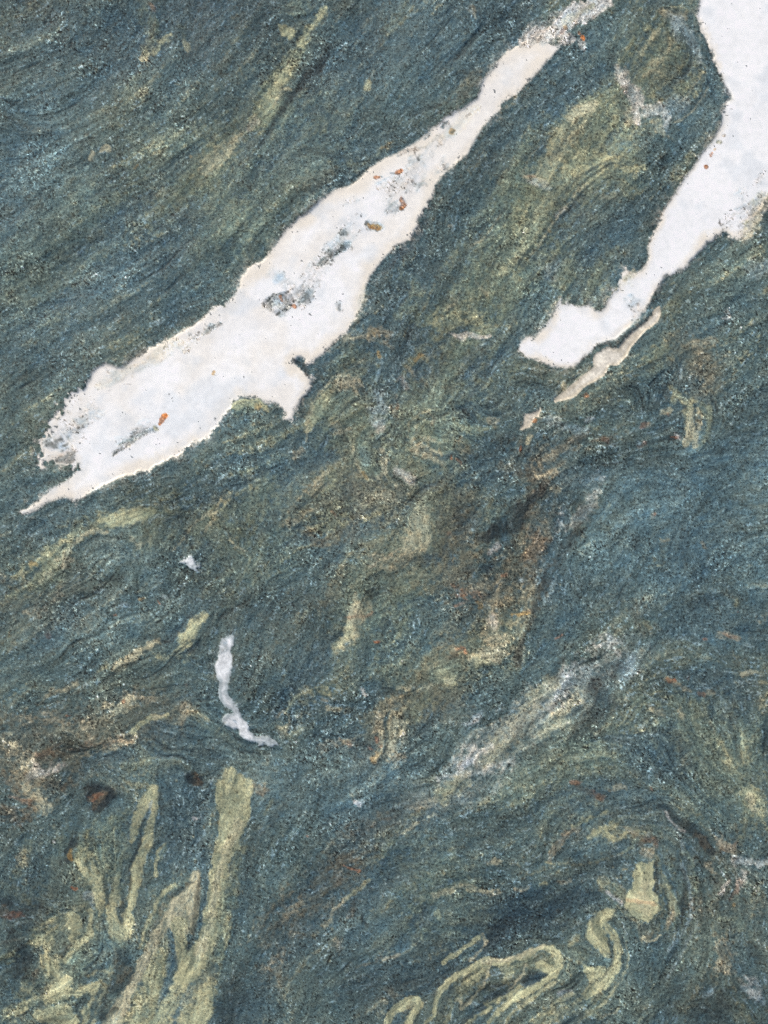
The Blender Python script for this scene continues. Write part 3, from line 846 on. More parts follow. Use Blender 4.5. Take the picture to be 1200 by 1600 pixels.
# fine-grained quartz: outline key : x,y ...
QUARTZ = """
quartz_vein QT : 808,72 795,80 783,92 772,108 762,118 752,133 752,142 745,155 725,170 698,183 690,192 675,203 655,220 625,238 600,250 580,262 560,280 548,290 520,300 500,315 483,332 465,343 448,360 437,375 425,392 412,408 393,415 378,432 373,442 370,455 360,468 350,480 343,478 330,485 315,500 300,510 275,523 255,535 240,542 225,552 210,561 200,569 192,575 182,575 165,568 155,575 145,582 143,592 133,605 120,615 110,620 98,628 100,640 92,650 82,655 78,665 72,680 63,688 62,703 64,716 62,728 75,722 90,722 105,728 120,730 124,733 116,742 105,752 85,762 75,770 60,783 45,792 32,800 34,804 50,797 75,783 98,776 105,777 118,783 128,778 145,766 165,757 190,745 215,735 235,735 250,722 275,713 285,703 305,692 325,680 340,665 343,657 352,645 358,636 367,627 380,621 395,619 410,623 425,627 438,633 447,645 447,655 455,656 461,642 470,628 483,608 491,592 480,589 478,583 466,576 456,565 464,557 476,560 482,568 495,560 510,545 525,531 540,520 555,500 565,480 567,462 571,445 577,430 588,415 600,402 618,385 640,370 650,355 656,340 663,325 672,310 680,288 690,275 705,262 717,250 728,238 738,225 748,205 758,192 775,178 790,160 800,147 815,138 828,124 843,108 855,93 866,80 871,72 860,69 840,68 820,66
quartz_vein QT : 1110,-520 1112,-300 1100,-120 1095,-30 1093,8 1090,25 1098,50 1110,75 1120,100 1132,128 1143,150 1146,156 1136,160 1130,175 1128,195 1120,208 1110,225 1095,245 1085,260 1070,280 1055,303 1040,325 1030,350 1021,368 1015,385 1016,400 1012,411 1003,423 990,428 978,422 970,437 966,452 952,465 949,476 940,487 930,487 920,478 905,480 895,476 880,474 874,471 868,485 860,500 848,515 838,528 826,526 815,535 811,545 820,556 835,559 850,567 865,572 880,573 895,572 910,560 922,548 932,538 948,532 962,529 974,518 985,507 994,499 1003,488 1012,478 1018,462 1028,448 1040,432 1055,424 1070,417 1085,400 1097,386 1105,377 1130,362 1145,372 1158,372 1170,362 1176,346 1185,332 1198,308 1225,285 1262,222 1292,120 1310,0 1330,-150 1350,-520
quartz_thread TN : 1031,478 1024,483 1018,492 1012,500 995,514 975,530 966,545 950,542 935,548 927,560 928,572 918,581 905,590 892,602 880,613 866,622 866,628 880,627 890,624 900,618 912,606 925,598 940,589 944,588 950,572 965,570 978,557 985,545 997,530 1010,517 1028,504 1033,497
quartz_thread TN : 846,638 836,643 822,648 818,662 812,672 828,668 834,658 844,648
quartz_fleck LV : 277,879 288,874 298,871 306,877 311,885 309,894 302,893 294,888 288,882
quartz_thread LV : 358,993 365,993 364,1008 360,1016 363,1026 364,1040 360,1056 356,1068 354,1082 362,1092 370,1104 376,1116 384,1128 390,1142 398,1150 408,1150 418,1150 428,1157 433,1163 422,1166 408,1164 395,1159 384,1158 375,1150 372,1141 360,1138 350,1130 346,1124 350,1118 360,1112 350,1105 344,1094 341,1078 344,1066 337,1058 335,1040 341,1028 343,1012 346,997 352,996
"""
# cloudy, half-covered and soiled places in and around the quartz (same line format as above)
D = """
GY .32 14 .7 : 610,300,12 640,285,14 655,262,12
GY .3 12 .7 : 655,250,8 690,215,8
WB .3 14 .6 : 520,395,12 545,350,14 560,330,10
GY .28 14 .7 : 480,430,12 500,410,10 470,470,14
GY .28 16 .8 : 90,690,16 110,670,14 150,640,10
WB .25 12 .6 : 190,690,10 230,665,10
CR .3 8 .4 : 660,232,6 700,205,6 740,170,6
CR .3 8 .4 : 540,530,6 560,490,6 570,455,6
CR .3 8 .4 : 160,600,8 210,580,8 260,550,8
PK .95 6 .25 pale_granular_patch : 818,66,8 840,56,9 870,44,11 895,25,16 925,12,14 945,0,10 930,-30,12
WH .6 10 .2 : 852,58,8 870,50,9 890,36,10 915,14,9 935,-4,8
LV .25 8 .7 : 830,45,10 880,30,14 920,15,14
PK .85 4 .3 : 855,52,8 875,50,8 895,62,6 880,66,4
WH .6 4 .4 : 905,64,4 909,76,4
LV .5 5 .6 : 900,20,8 860,50,8
DK .5 2 .9 : 834,61,1.5 842,61,2
GY .3 4 .95 : 880,40,8 910,15,8 930,20,6
CR .6 3 .4 : 885,35,5.8 925,8,4.8
WH .5 5 .6 : 860,52,6 885,38,6 910,18,6
RD .9 1.5 .2 rust_speck : 909,57,3.8 910,61,3.3
RD .5 1.5 .3 : 904,51,2.8
RD .4 2 .3 : 878,50,2.8 886,44,2.8
YR .4 2 .3 : 886,43,2.8
PK .5 8 .3 : 1188,318,12 1178,332,10 1160,360,10
CR .5 9 .4 : 1190,310,10 1175,345,9 1165,358,8
PO .5 6 .5 : 1165,350,5 1172,340,4
GY .35 14 .6 : 1155,300,10 1165,330,12 1130,355,8
GY .35 10 .3 : 1185,285,8 1195,270,6
CR .5 4 .4 : 985,432,4.8 978,436,4.8 992,426,3.8
CR .3 10 .4 : 975,445,6 985,440,6
GY .4 10 .7 : 990,470,9 1000,485,8 985,500,5
WB .35 8 .7 : 985,475,8 1000,470,6
DK .3 3 .8 : 1000,470,2 1010,478,2 990,505,2
YR .5 2 .2 : 1131,211,3.3
CR .85 2 .2 rust_speck : 1122,222,3.8 1127,224,4.3
YR .6 1.5 .2 : 1117,234,2.6
RD .7 1.5 .2 rust_speck : 1111,243,2.8 1113,240,2.3
RD .95 1.2 .1 rust_speck : 1103,258,3.4 1103,261,3.2
WB .35 10 .5 : 545,318,6 555,315,6 540,322,5
GY .4 10 .8 : 625,242,5 640,238,7 655,232,5
DK .35 3 .9 : 625,243,3 645,235,5 665,230,4
DK .6 2 .8 : 648,232,2 647,238,1.5 655,252,1.5
GY .75 3 .5 rock_inclusion : 662,219,2.5 668,213,3.5 674,209,2.5
DK .6 2 .7 : 663,219,1.5 672,212,2
DK .85 2.5 .5 rock_inclusion : 689,197,2.5 696,193,3.5 700,191,2.5
WB .4 4 .5 : 690,195,6 698,195,6
YR .7 2 .3 : 707,202,3.3 705,206,2.8
OB .7 1.5 .3 : 706,206,1.5 709,204,1.5
GY .35 8 .8 : 690,260,6 698,268,6 682,268,5
DK .4 2 .8 : 690,258,2 698,266,2 708,260,2
GY .35 8 .8 : 630,290,5 640,288,5 665,285,4
GY .3 2 .6 : 632,287,2 640,286,2 665,287,2
RD .8 2 .3 rust_speck : 588,277,3.3 592,276,2.8
GY .6 2 .4 : 596,275,2.5
RD .85 2 .3 rust_speck : 622,269,3.3 626,268,3.3
DK .5 1.5 .4 : 625,273,1.2 611,270,1.5
GY .5 8 .8 : 605,330,6 612,324,7 622,322,5
DK .35 3 .9 : 605,335,3 620,325,3
RD .9 2.5 .3 rust_speck : 630,311,4.3 632,318,5.3 628,323,4.8
BR .5 3 .5 : 622,322,3 630,328,3
GY .6 6 .6 : 578,352,10 590,352,8
BR .7 3 .6 : 572,347,4 580,356,4 572,358,3
YR .85 3 .3 rust_speck : 578,353,4.8 587,354,5.8 592,355,3.8
RD .5 2 .5 : 577,355,2.8 590,356,2.8
GY .75 5 .7 rock_inclusion : 500,414,4 515,402,6 530,390,7 540,384,7 548,388,4
DK .6 4 .8 : 505,410,3 520,398,4 532,388,4 546,388,3
OB .4 3 .6 : 532,380,4
DK .65 3 .6 : 536,362,3.5 534,368,3 540,366,2.5
GY .35 8 .6 : 536,365,8
GY .55 12 .7 : 470,455,12 478,466,12 485,462,8
WB .35 8 .7 : 425,432,5 430,428,5 470,460,14
DK .5 4 .8 : 470,446,3 482,468,5 488,466,3 476,470,3
GG .55 5 .7 rock_inclusion : 420,478,8 435,465,10 445,475,12 440,485,8
DK .8 3 .9 : 418,474,7 430,464,6 445,460,7 455,468,6 448,482,4 430,488,6
WH .8 1.8 .7 : 432,462,2.5 438,468,2.5 445,472,2 452,480,2.5 427,475,2 440,480,2
BW .7 2 .4 : 436,461,3 442,474,3
RD .85 1.5 .3 rust_speck : 438,462,2.8 441,469,3.3
RD .8 1.5 .3 rust_speck : 459,478,3.8 461,480,2.8
GY .55 5 .7 : 527,478,3 531,482,4 528,472,3
DK .5 2 .7 : 530,486,2 531,476,2
GY .65 6 .7 rock_inclusion_faint : 318,520,3 328,514,5 342,508,4
DK .4 3 .8 : 325,516,2 335,511,2.5 346,507,2
GY .35 7 .8 : 300,530,6 312,522,5
TN .4 6 .6 : 275,535,6 290,545,4
WB .4 8 .6 : 175,585,5 182,592,6 172,600,5
DK .75 1.5 .6 : 170,610,2 174,608,1.5
DK .4 1.5 .8 : 195,600,1.5 205,600,1.5
GY .45 10 .8 : 115,670,6 125,662,7 110,682,5
DK .4 2 .8 : 111,675,2 115,678,2 100,690,2 96,686,2
TN .3 12 .8 : 85,700,14 100,710,12 115,690,8
GY .4 10 .9 : 88,695,10 105,715,10 80,715,8
DK .45 4 .95 : 80,700,8 95,690,8 110,715,8 90,715,6
GY .85 4 .6 rock_inclusion : 176,712,1.5 186,702,4 200,690,6 215,682,6 235,672,4 243,668,3
DK .75 3 .7 : 178,711,1.5 188,702,3 200,694,3 208,690,2.5
DK .5 4 .8 : 205,680,3 220,672,3 230,670,2
WH .5 3 .7 : 195,696,3 210,692,4 212,682,2
WB .4 6 .6 : 205,675,4 225,670,4
CR .7 2 .4 : 241,668,3.3 245,672,2.8
RD .95 2 .2 rust_speck : 250,662,2.8 254,656,5.3 258,650,4.3
YR .8 1.5 .2 : 333,584,2.6 334,581,2.3
PO .6 4 .6 : 365,633,3 385,628,3.5 405,630,4 420,640,3
GG .5 6 .6 : 370,640,5 395,636,5
YR .4 3 .5 : 402,634,4.8
RD .6 2 .4 : 836,656,3.3
RD .4 2 .5 : 916,617,3.3
DK .6 3.5 .5 : 1018,490,2.5 1008,502,3.5 990,515,4 972,530,4.5 960,540,5 948,536,3.5 935,540,2.5 922,555,2.5 905,572,2
DK .6 2 .4 : 870,618,2 860,625,1.5 885,600,1.5 900,590,1.5
CR .4 5 .6 : 880,603,5.8 874,612,4.8
DB .6 4 .5 : 1045,432,3 1032,447,4 1022,468,4 1014,480,3
DK .8 3 .4 dark_notch : 458,563,3 468,567,5 477,577,4 482,586,2
TN .35 8 .5 : 1125,195,4 1105,235,4
GY .4 4 .6 : 352,1005,2 355,1016,4 340,1022,3
GY .5 5 .6 : 345,1128,4 355,1132,5
DB .6 2 .5 : 352,1122,2 365,1126,2 372,1132,1.5
"""
# second look at the folded pale layers along the bottom
E = """
PO .38 10 .6 : 256,1470,8 246,1510,14 232,1560,20 214,1620,26
PO .4 9 .6 : 338,1420,8 334,1480,10 318,1530,16 300,1590,22
PO .3 8 .6 : 358,1330,8 352,1390,9 346,1450,10
PO .35 10 .6 : 60,1470,12 84,1450,12 110,1440,12 118,1465,10
PO .35 10 .6 : 80,1500,12 88,1540,16 80,1590,26
PO .4 5 .5 : 218,1270,8 210,1300,7
PO .3 8 .6 : 140,1330,8 148,1370,9 156,1410,7
PO .35 8 .6 : 755,1520,10 730,1545,10 705,1570,7
PO .3 8 .6 : 900,1560,8 870,1580,10 840,1600,12
PO .35 8 .6 : 1000,1300,10 970,1300,10 930,1295,8
CR .3 12 .7 : 660,820,14 650,860,18
CR .25 14 .8 : 905,180,14 880,220,12 850,270,14
PO .3 14 .7 : 930,250,18 870,290,18 830,350,14 800,420,14
PO .25 14 .7 : 740,500,18 690,510,16
GG .5 10 .5 : 165,1290,18 172,1340,20 178,1390,14
PO .35 3 .5 : 158,1296,2 163,1340,2 172,1390,2
PO .35 3 .5 : 178,1290,2 180,1330,2 178,1370,2
DK .4 2.5 .5 : 150,1310,1.5 156,1345,1.5 166,1385,1.5 170,1420,1.5
DK .35 2.5 .5 : 187,1300,1.5 188,1340,1.5 188,1380,1.5
PO .55 10 .5 : 252,1485,8 240,1530,14 224,1580,18 212,1610,20
OL .4 8 .5 : 258,1500,5 245,1560,6 232,1605,6
PO .3 3 .4 : 246,1495,2 234,1545,2 218,1600,2
DK .3 2.5 .5 : 254,1490,1.2 238,1545,1.2 226,1595,1.2
BL .55 5 .4 : 268,1462,5 270,1495,6 262,1530,5 252,1562,4
PO .6 10 .45 : 330,1530,5 318,1560,12 304,1600,18
GG .5 6 .4 : 352,1380,4 346,1430,5 340,1480,5 325,1520,4
PO .5 7 .4 : 110,1436,8 120,1452,10 112,1466,6
PO .55 8 .5 : 62,1470,10 78,1472,12 72,1488,10
PO .6 6 .45 : 74,1498,9 80,1512,10
PO .65 6 .4 : 102,1536,6 92,1552,12 74,1562,8
PO .65 7 .4 : 66,1588,12 90,1588,18 108,1598,12
DK .45 3 .5 : 98,1512,2 108,1508,2.5 120,1515,2 128,1528,2
DK .45 3 .5 : 50,1540,3 66,1546,2 62,1575,3
DK .5 2.5 .5 : 84,1482,2 94,1470,1.5 100,1456,1.5
PO .7 3 .4 : 142,1434,3 141,1462,3 126,1476,3 108,1490,2.5
DK .35 2 .3 : 349,1232,1 354,1244,1 360,1230,1
DK .5 1.5 .2 : 356,1224,1.4
DK .5 1.5 .2 : 372,1236,1.4
DK .5 1.5 .2 : 352,1262,1.3
DK .5 1.5 .2 : 364,1250,1.5
DK .5 1.5 .2 : 345,1248,1.3
DK .5 1.5 .2 : 378,1256,1.2
DK .4 1.5 .2 : 290,1418,1.2
DK .4 1.5 .2 : 284,1436,1.2
DK .4 1.5 .2 : 297,1400,1.2
DK .4 1.5 .2 : 286,1498,1.2
DK .4 1.5 .2 : 310,1500,1.2
DK .6 4 .6 : 322,1365,2 318,1400,2.5 314,1440,2.5
PO .6 6 .5 : 733,1535,7 745,1525,8 758,1515,6
PO .5 6 .5 : 785,1508,6 800,1520,7 790,1532,5
DK .5 2.5 .4 : 722,1536,1.5 735,1526,1.5 750,1517,1.5
DK .45 2.5 .4 : 727,1560,1.5 742,1545,1.5 755,1530,1.5 760,1515,1.5
DB .7 4 .4 : 832,1530,6 846,1524,6 824,1540,4
DB .6 4 .4 : 795,1548,4 776,1556,5 760,1562,3
DB .6 4 .4 : 705,1545,5 698,1562,5 690,1580,4
PO .7 3 .3 : 872,1500,4 868,1516,4 856,1528,3.5 840,1540,3.5 820,1552,3 800,1564,3
CR .5 2.5 .3 : 765,1502,2.5 790,1502,2.5 812,1497,2.5 835,1487,2.5
PO .8 3 .25 P: 911,1506 928,1508 945,1508 944,1520 934,1530 921,1536 915,1522
PO .85 4 .25 P: 952,1421 958,1428 948,1438 944,1450 950,1468 955,1490 947,1488 938,1480 926,1475 921,1462 922,1448 934,1436
DK .45 2.5 .4 : 958,1436,1.2 970,1455,1.2 976,1480,1.2 974,1510,1.2 962,1535,1.2 945,1550,1.2
DK .35 2.5 .4 : 982,1462,1.2 986,1490,1.2 982,1520,1.2 968,1545,1.2
PO .4 3 .5 : 978,1470,2 981,1500,2 972,1530,2 950,1556,2
PO .55 5 .5 : 838,1594,4 856,1578,4 874,1562,4 892,1552,3
PO .4 3 .5 : 905,1595,2 930,1575,2 950,1560,2
GG .4 3 .5 : 1040,1370,2 1054,1395,2 1058,1425,2 1050,1450,2
GG .4 3 .5 : 1072,1330,2 1086,1370,2 1090,1420,2 1080,1470,2 1056,1515,2
DK .4 3 .5 : 1046,1380,1.5 1062,1400,1.5 1066,1430,1.5
"""

# ---------------------------------------------------------------- survey grid
rng = np.random.default_rng(7)
STEP = 1.44
core_x = np.arange(-24, 1224 + STEP, STEP)
core_y = np.arange(-24, 1624 + STEP, STEP)
marg = np.cumsum(STEP * 1.085 ** np.arange(1, 40))            # the rock goes on outside the frame, on a widening grid
xs = np.concatenate([core_x[0] - marg[::-1], core_x, core_x[-1] + marg]).astype(np.float32)
ys = np.concatenate([core_y[0] - marg[::-1], core_y, core_y[-1] + marg]).astype(np.float32)
NX, NY = len(xs), len(ys)
X, Y = np.meshgrid(xs, ys)                                   # rows run down the picture

fx = np.fft.rfftfreq(NX)[None, :].astype(np.float32)
fy = np.fft.fftfreq(NY)[:, None].astype(np.float32)
F2 = fx * fx + fy * fy
def noise(sigma):
    """smooth random field, unit spread, sigma in photograph pixels"""
    s = sigma / STEP
    w = rng.standard_normal((NY, NX)).astype(np.float32)
    o = np.fft.irfft2(np.fft.rfft2(w) * np.exp(-2 * (math.pi * s) ** 2 * F2), s=(NY, NX)).astype(np.float32)
    return (o - o.mean()) / o.std()
def blur(a, sigma):
    s = sigma / STEP
    return np.fft.irfft2(np.fft.rfft2(a) * np.exp(-2 * (math.pi * s) ** 2 * F2), s=(NY, NX)).astype(np.float32)
def sstep(a, b, x):
    t = np.clip((x - a) / (b - a), 0, 1)
    return t * t * (3 - 2 * t)
def unit(a):
    return (a - a.mean()) / a.std()

def seg_field(px, py, pts):
    """signed distance (inside positive) to a chain of tapered segments"""
    best = None
    if len(pts) == 1:
        x, y, w = pts[0]
        return w - np.hypot(px - x, py - y)
    for (x0, y0, w0), (x1, y1, w1) in zip(pts[:-1], pts[1:]):
        dx, dy = x1 - x0, y1 - y0
        L2 = dx * dx + dy * dy + 1e-6
        t = np.clip(((px - x0) * dx + (py - y0) * dy) / L2, 0, 1)
        d = (w0 + (w1 - w0) * t) - np.hypot(px - x0 - t * dx, py - y0 - t * dy)
        best = d if best is None else np.maximum(best, d)
    return best
def poly_field(px, py, pts):
    inside = np.zeros(px.shape, bool)
    best = np.full(px.shape, 1e9, np.float32)
    n = len(pts)
    for i in range(n):
        x0, y0 = pts[i]; x1, y1 = pts[(i + 1) % n]
        dx, dy = x1 - x0, y1 - y0
        L2 = dx * dx + dy * dy + 1e-6
        t = np.clip(((px - x0) * dx + (py - y0) * dy) / L2, 0, 1)
        best = np.minimum(best, np.hypot(px - x0 - t * dx, py - y0 - t * dy))
        if y0 != y1:
            c = ((y0 > py) != (y1 > py)) & (px < dx * (py - y0) / (y1 - y0) + x0)
            inside ^= c
    return np.where(inside, best, -best)

# ---------------------------------------------------------------- direction of the foliation
def parse_pts(txt):
    return [tuple(float(v) for v in p.split(',')) for p in txt.split()]
def parse(block):
    out = []
    for line in block.strip().splitlines():
        head, pts = line.split(' :') if ' :' in line else line.split(' P:')
        out.append((head.split() , parse_pts(pts.replace('P:', '')), ' P' in line))
    out2 = []
    for head, pts, poly in out:
        head = [h for h in head if h != 'P']
        out2.append((head[0], float(head[1]), float(head[2]), float(head[3]), head[4] if len(head) > 4 else None, pts, poly))
    return out2
DA, DB_, DC, DD = parse(A), parse(B), parse(C), parse(D)

Q = 6                                                       # solved on a coarser grid
gx, gy = X[::Q, ::Q], Y[::Q, ::Q]
c2 = np.full(gx.shape, 1e-4 * math.cos(2 * math.radians(-42)), np.float32)
s2 = np.full(gx.shape, 1e-4 * math.sin(2 * math.radians(-42)), np.float32)
ww = np.full(gx.shape, 1e-4, np.float32)
def comb(pts, reach, gain):
    global c2, s2, ww
    for p0, p1 in zip(pts[:-1], pts[1:]):
        x0, y0, x1, y1 = p0[0], p0[1], p1[0], p1[1]
        dx, dy = x1 - x0, y1 - y0
        L2 = dx * dx + dy * dy
        if L2 < 4: continue
        a = math.atan2(dy, dx)
        ix = slice(*np.searchsorted(gx[0], [min(x0, x1) - 4 * reach, max(x0, x1) + 4 * reach]))
        iy = slice(*np.searchsorted(gy[:, 0], [min(y0, y1) - 4 * reach, max(y0, y1) + 4 * reach]))
        qx, qy = gx[iy, ix], gy[iy, ix]
        t = np.clip(((qx - x0) * dx + (qy - y0) * dy) / L2, 0, 1)
        d2 = (qx - x0 - t * dx) ** 2 + (qy - y0 - t * dy) ** 2
        w = gain * np.exp(-d2 / (2 * reach * reach))
        c2[iy, ix] += w * math.cos(2 * a); s2[iy, ix] += w * math.sin(2 * a); ww[iy, ix] += w
for line in FLOW.strip().splitlines():
    pts = parse_pts(line)
    comb(pts, 60, .04); comb(pts, 22, 1.0)
for st in DA + DB_ + DC:
    if not st[6] and len(st[5]) > 1 and st[2] <= 12:
        comb(st[5], max(5, st[5][0][2] * 1.2), 2.5)
def upsample(a):
    jy = np.arange(NY) / Q; jx = np.arange(NX) / Q
    iy = np.minimum(jy.astype(int), a.shape[0] - 2); ix = np.minimum(jx.astype(int), a.shape[1] - 2)
    ty = np.clip(jy - iy, 0, 1)[:, None].astype(np.float32); tx = np.clip(jx - ix, 0, 1)[None, :].astype(np.float32)
    r = a[iy] * (1 - ty) + a[iy + 1] * ty
    return r[:, ix] * (1 - tx) + r[:, ix + 1] * tx
theta = 0.5 * np.arctan2(upsample(s2 / ww), upsample(c2 / ww)).astype(np.float32)
chaos = 0.10 + 0.22 * np.exp(-((X - 620) ** 2 / 300 ** 2 + (Y - 820) ** 2 / 250 ** 2)) + 0.22 * np.exp(-((X - 120) ** 2 / 200 ** 2 + (Y - 1180) ** 2 / 90 ** 2)) + 0.12 * sstep(600, 900, Y)
theta += chaos * noise(16) + 0.5 * chaos * noise(6)
vx, vy = np.cos(theta), np.sin(theta)

def smear(fields, lengths):
    """line integral convolution of several noises at once: each is averaged along the foliation"""
    acc = [f.copy() for f in fields]
    flat = [f.ravel() for f in fields]
    vxr, vyr = vx.ravel(), vy.ravel()
    j0, i0 = np.meshgrid(np.arange(NX, dtype=np.float32), np.arange(NY, dtype=np.float32))
    for sgn in (1, -1):
        px, py = j0.copy(), i0.copy()
        lx, ly = sgn * vx, sgn * vy
        for k in range(max(lengths)):
            px += lx; py += ly
            np.clip(px, 0, NX - 1, out=px); np.clip(py, 0, NY - 1, out=py)
            idx = (py + .5).astype(np.int32) * NX + (px + .5).astype(np.int32)
            nx_, ny_ = vxr[idx], vyr[idx]
            s = np.where(nx_ * lx + ny_ * ly < 0, -1, 1).astype(np.float32)
            lx, ly = nx_ * s, ny_ * s
            for m, L in enumerate(lengths):
                if k < L: acc[m] += flat[m][idx] * (1 - k / L)
    return [unit(a) for a in acc]
n_fine, n_mid, n_wide, n_broad, n_long = noise(1.0), noise(2.6), noise(6), noise(15), noise(1.5)
lic_f, lic_m, lic_w, lic_x, lic_l = smear([n_fine, n_mid, n_wide, n_broad, n_long], [5, 12, 36, 70, 48])
low1, low2, low3 = noise(60), noise(60), noise(25)
g1, g2, n6, n3 = noise(0.9), noise(1.7), noise(6), noise(3)
white = rng.standard_normal((NY, NX)).astype(np.float32)

# ---------------------------------------------------------------- minerals
def lin(c):
    c = np.asarray(c, np.float32) / 255
    return np.where(c <= .04045, c / 12.92, ((c + .055) / 1.055) ** 2.4).astype(np.float32)
PL = {k: lin(v) for k, v in PAL.items()}
col = np.empty((NY, NX, 3), np.float32)
base, b_green, b_blue = lin((80, 100, 98)), lin((98, 110, 96)), lin((79, 103, 108))
tg = sstep(-.5, 1.9, .45 * low1 + .7 * lic_x + .5 * lic_w + .2 * lic_l)[..., None]
tb = sstep(-.5, 1.8, .8 * low2 - .6 * lic_x - .3 * lic_w)[..., None]
col[:] = base
col += (b_green - col) * tg * .6
col += (b_blue - col) * tb * .7
# specks and seams of the paler and darker minerals strewn through the whole rock
flk = sstep(1.1, 2.4, .6 * lic_l + .4 * lic_w + .5 * g2 + .35 * lic_x)[..., None]
col += (lin((136, 140, 112)) - col) * flk * .45
flk = sstep(1.2, 2.3, .8 * lic_f + .6 * g1 - .3 * low3)[..., None]
col += (lin((132, 158, 166)) - col) * flk * .45
part_id = np.zeros((NY, NX), np.int32)
smooth_m = np.zeros((NY, NX), np.float32)                   # 1 where the mineral is fine-grained and smooth
lift = np.zeros((NY, NX), np.float32)
groove = np.zeros((NY, NX), np.float32)
parts = []                                                  # (name, key)
def part_no(key):
    unique = len(key) > 2 and key[-2] == '_'
    if unique:
        for n, (nm, k) in enumerate(parts):
            if k == key: return n + 1
    parts.append((key[:-2] if unique else key, key))
    return len(parts)
warp_x = 1.6 * noise(5) + .8 * noise(2)
warp_y = 1.6 * noise(5) + .8 * noise(2)
COARSE = {'GY', 'DK', 'OB', 'BR', 'TN', 'DB', 'BL', 'GG', 'OL'}
def paint(lines, sharp=False):
    for cname, st, soft, k, key, pts, poly in lines:
        wmax = max(p[2] for p in pts) if not poly else 0
        r = wmax + soft * 1.6 + 12
        ix = slice(*np.searchsorted(xs, [min(p[0] for p in pts) - r, max(p[0] for p in pts) + r]))
        iy = slice(*np.searchsorted(ys, [min(p[1] for p in pts) - r, max(p[1] for p in pts) + r]))
        if ix.start >= ix.stop or iy.start >= iy.stop: continue
        wsc = min(1, .25 + soft / 8)
        px = X[iy, ix] + warp_x[iy, ix] * wsc; py = Y[iy, ix] + warp_y[iy, ix] * wsc
        d = poly_field(px, py, pts) if poly else seg_field(px, py, pts)
        ragged = (.50 * lic_w[iy, ix] + .25 * lic_l[iy, ix] + .35 * n3[iy, ix] + .3 * g2[iy, ix])
        m = sstep(-soft * .6, soft * .6 + .3, d + ragged * soft * (.2 + .45 * k))
        if k > 0:
            stk = sstep(-1.3, 1.1, .55 * lic_l[iy, ix] + .45 * lic_w[iy, ix] + .3 * g2[iy, ix] + .35 * g1[iy, ix] + .35 * n3[iy, ix])
            kk = .7 * k
            m = m * (1 - kk + kk * 1.3 * stk)
        if cname in ('PO', 'CR') and st >= .6: st = 1 - (1 - st) * .45; k = k * .8
        st_ = st * (.7 if cname == 'RU' and soft >= 3 and lines is not DD else 1)
        m = np.clip(m * st_, 0, 1)[..., None]
        if cname in ('PO', 'CR') and st >= .6 and soft <= 8:     # laminae running round the band, parallel to its outline
            ph = d / (3.2 + .18 * wmax) + .35 * n6[iy, ix] + .25 * lic_w[iy, ix]
            lam = sstep(.55, .95, np.abs(((ph + .5) % 1) - .5) * 2) * sstep(.0, 1.2, n3[iy, ix] * .5 + low3[iy, ix] * .6 + .8)
            m = m * (1 - .5 * lam * (d > 1))[..., None]
        col[iy, ix] += (PL[cname] - col[iy, ix]) * m
        if cname in ('DK', 'DB') and soft <= 8 and lines is not DD:      # dark strokes, painted crease shade among them, also sink the relief
            groove[iy, ix] += m[..., 0] * ((1.1 if wmax < 6 else .6) if lines is DA else .35)
        if cname in ('PO', 'CR'):
            smooth_m[iy, ix] = np.maximum(smooth_m[iy, ix], m[..., 0] * (1 - k))
        if key:
            n = part_no(key)
            dd = d + ragged * soft * .25
            part_id[iy, ix] = np.where(dd > 0, n, part_id[iy, ix])
            lift[iy, ix] += sstep(-2, 3, dd) * (.0 if lines is DD else .2)
paint(DA); paint(DB_); paint(DC); paint(parse(E))

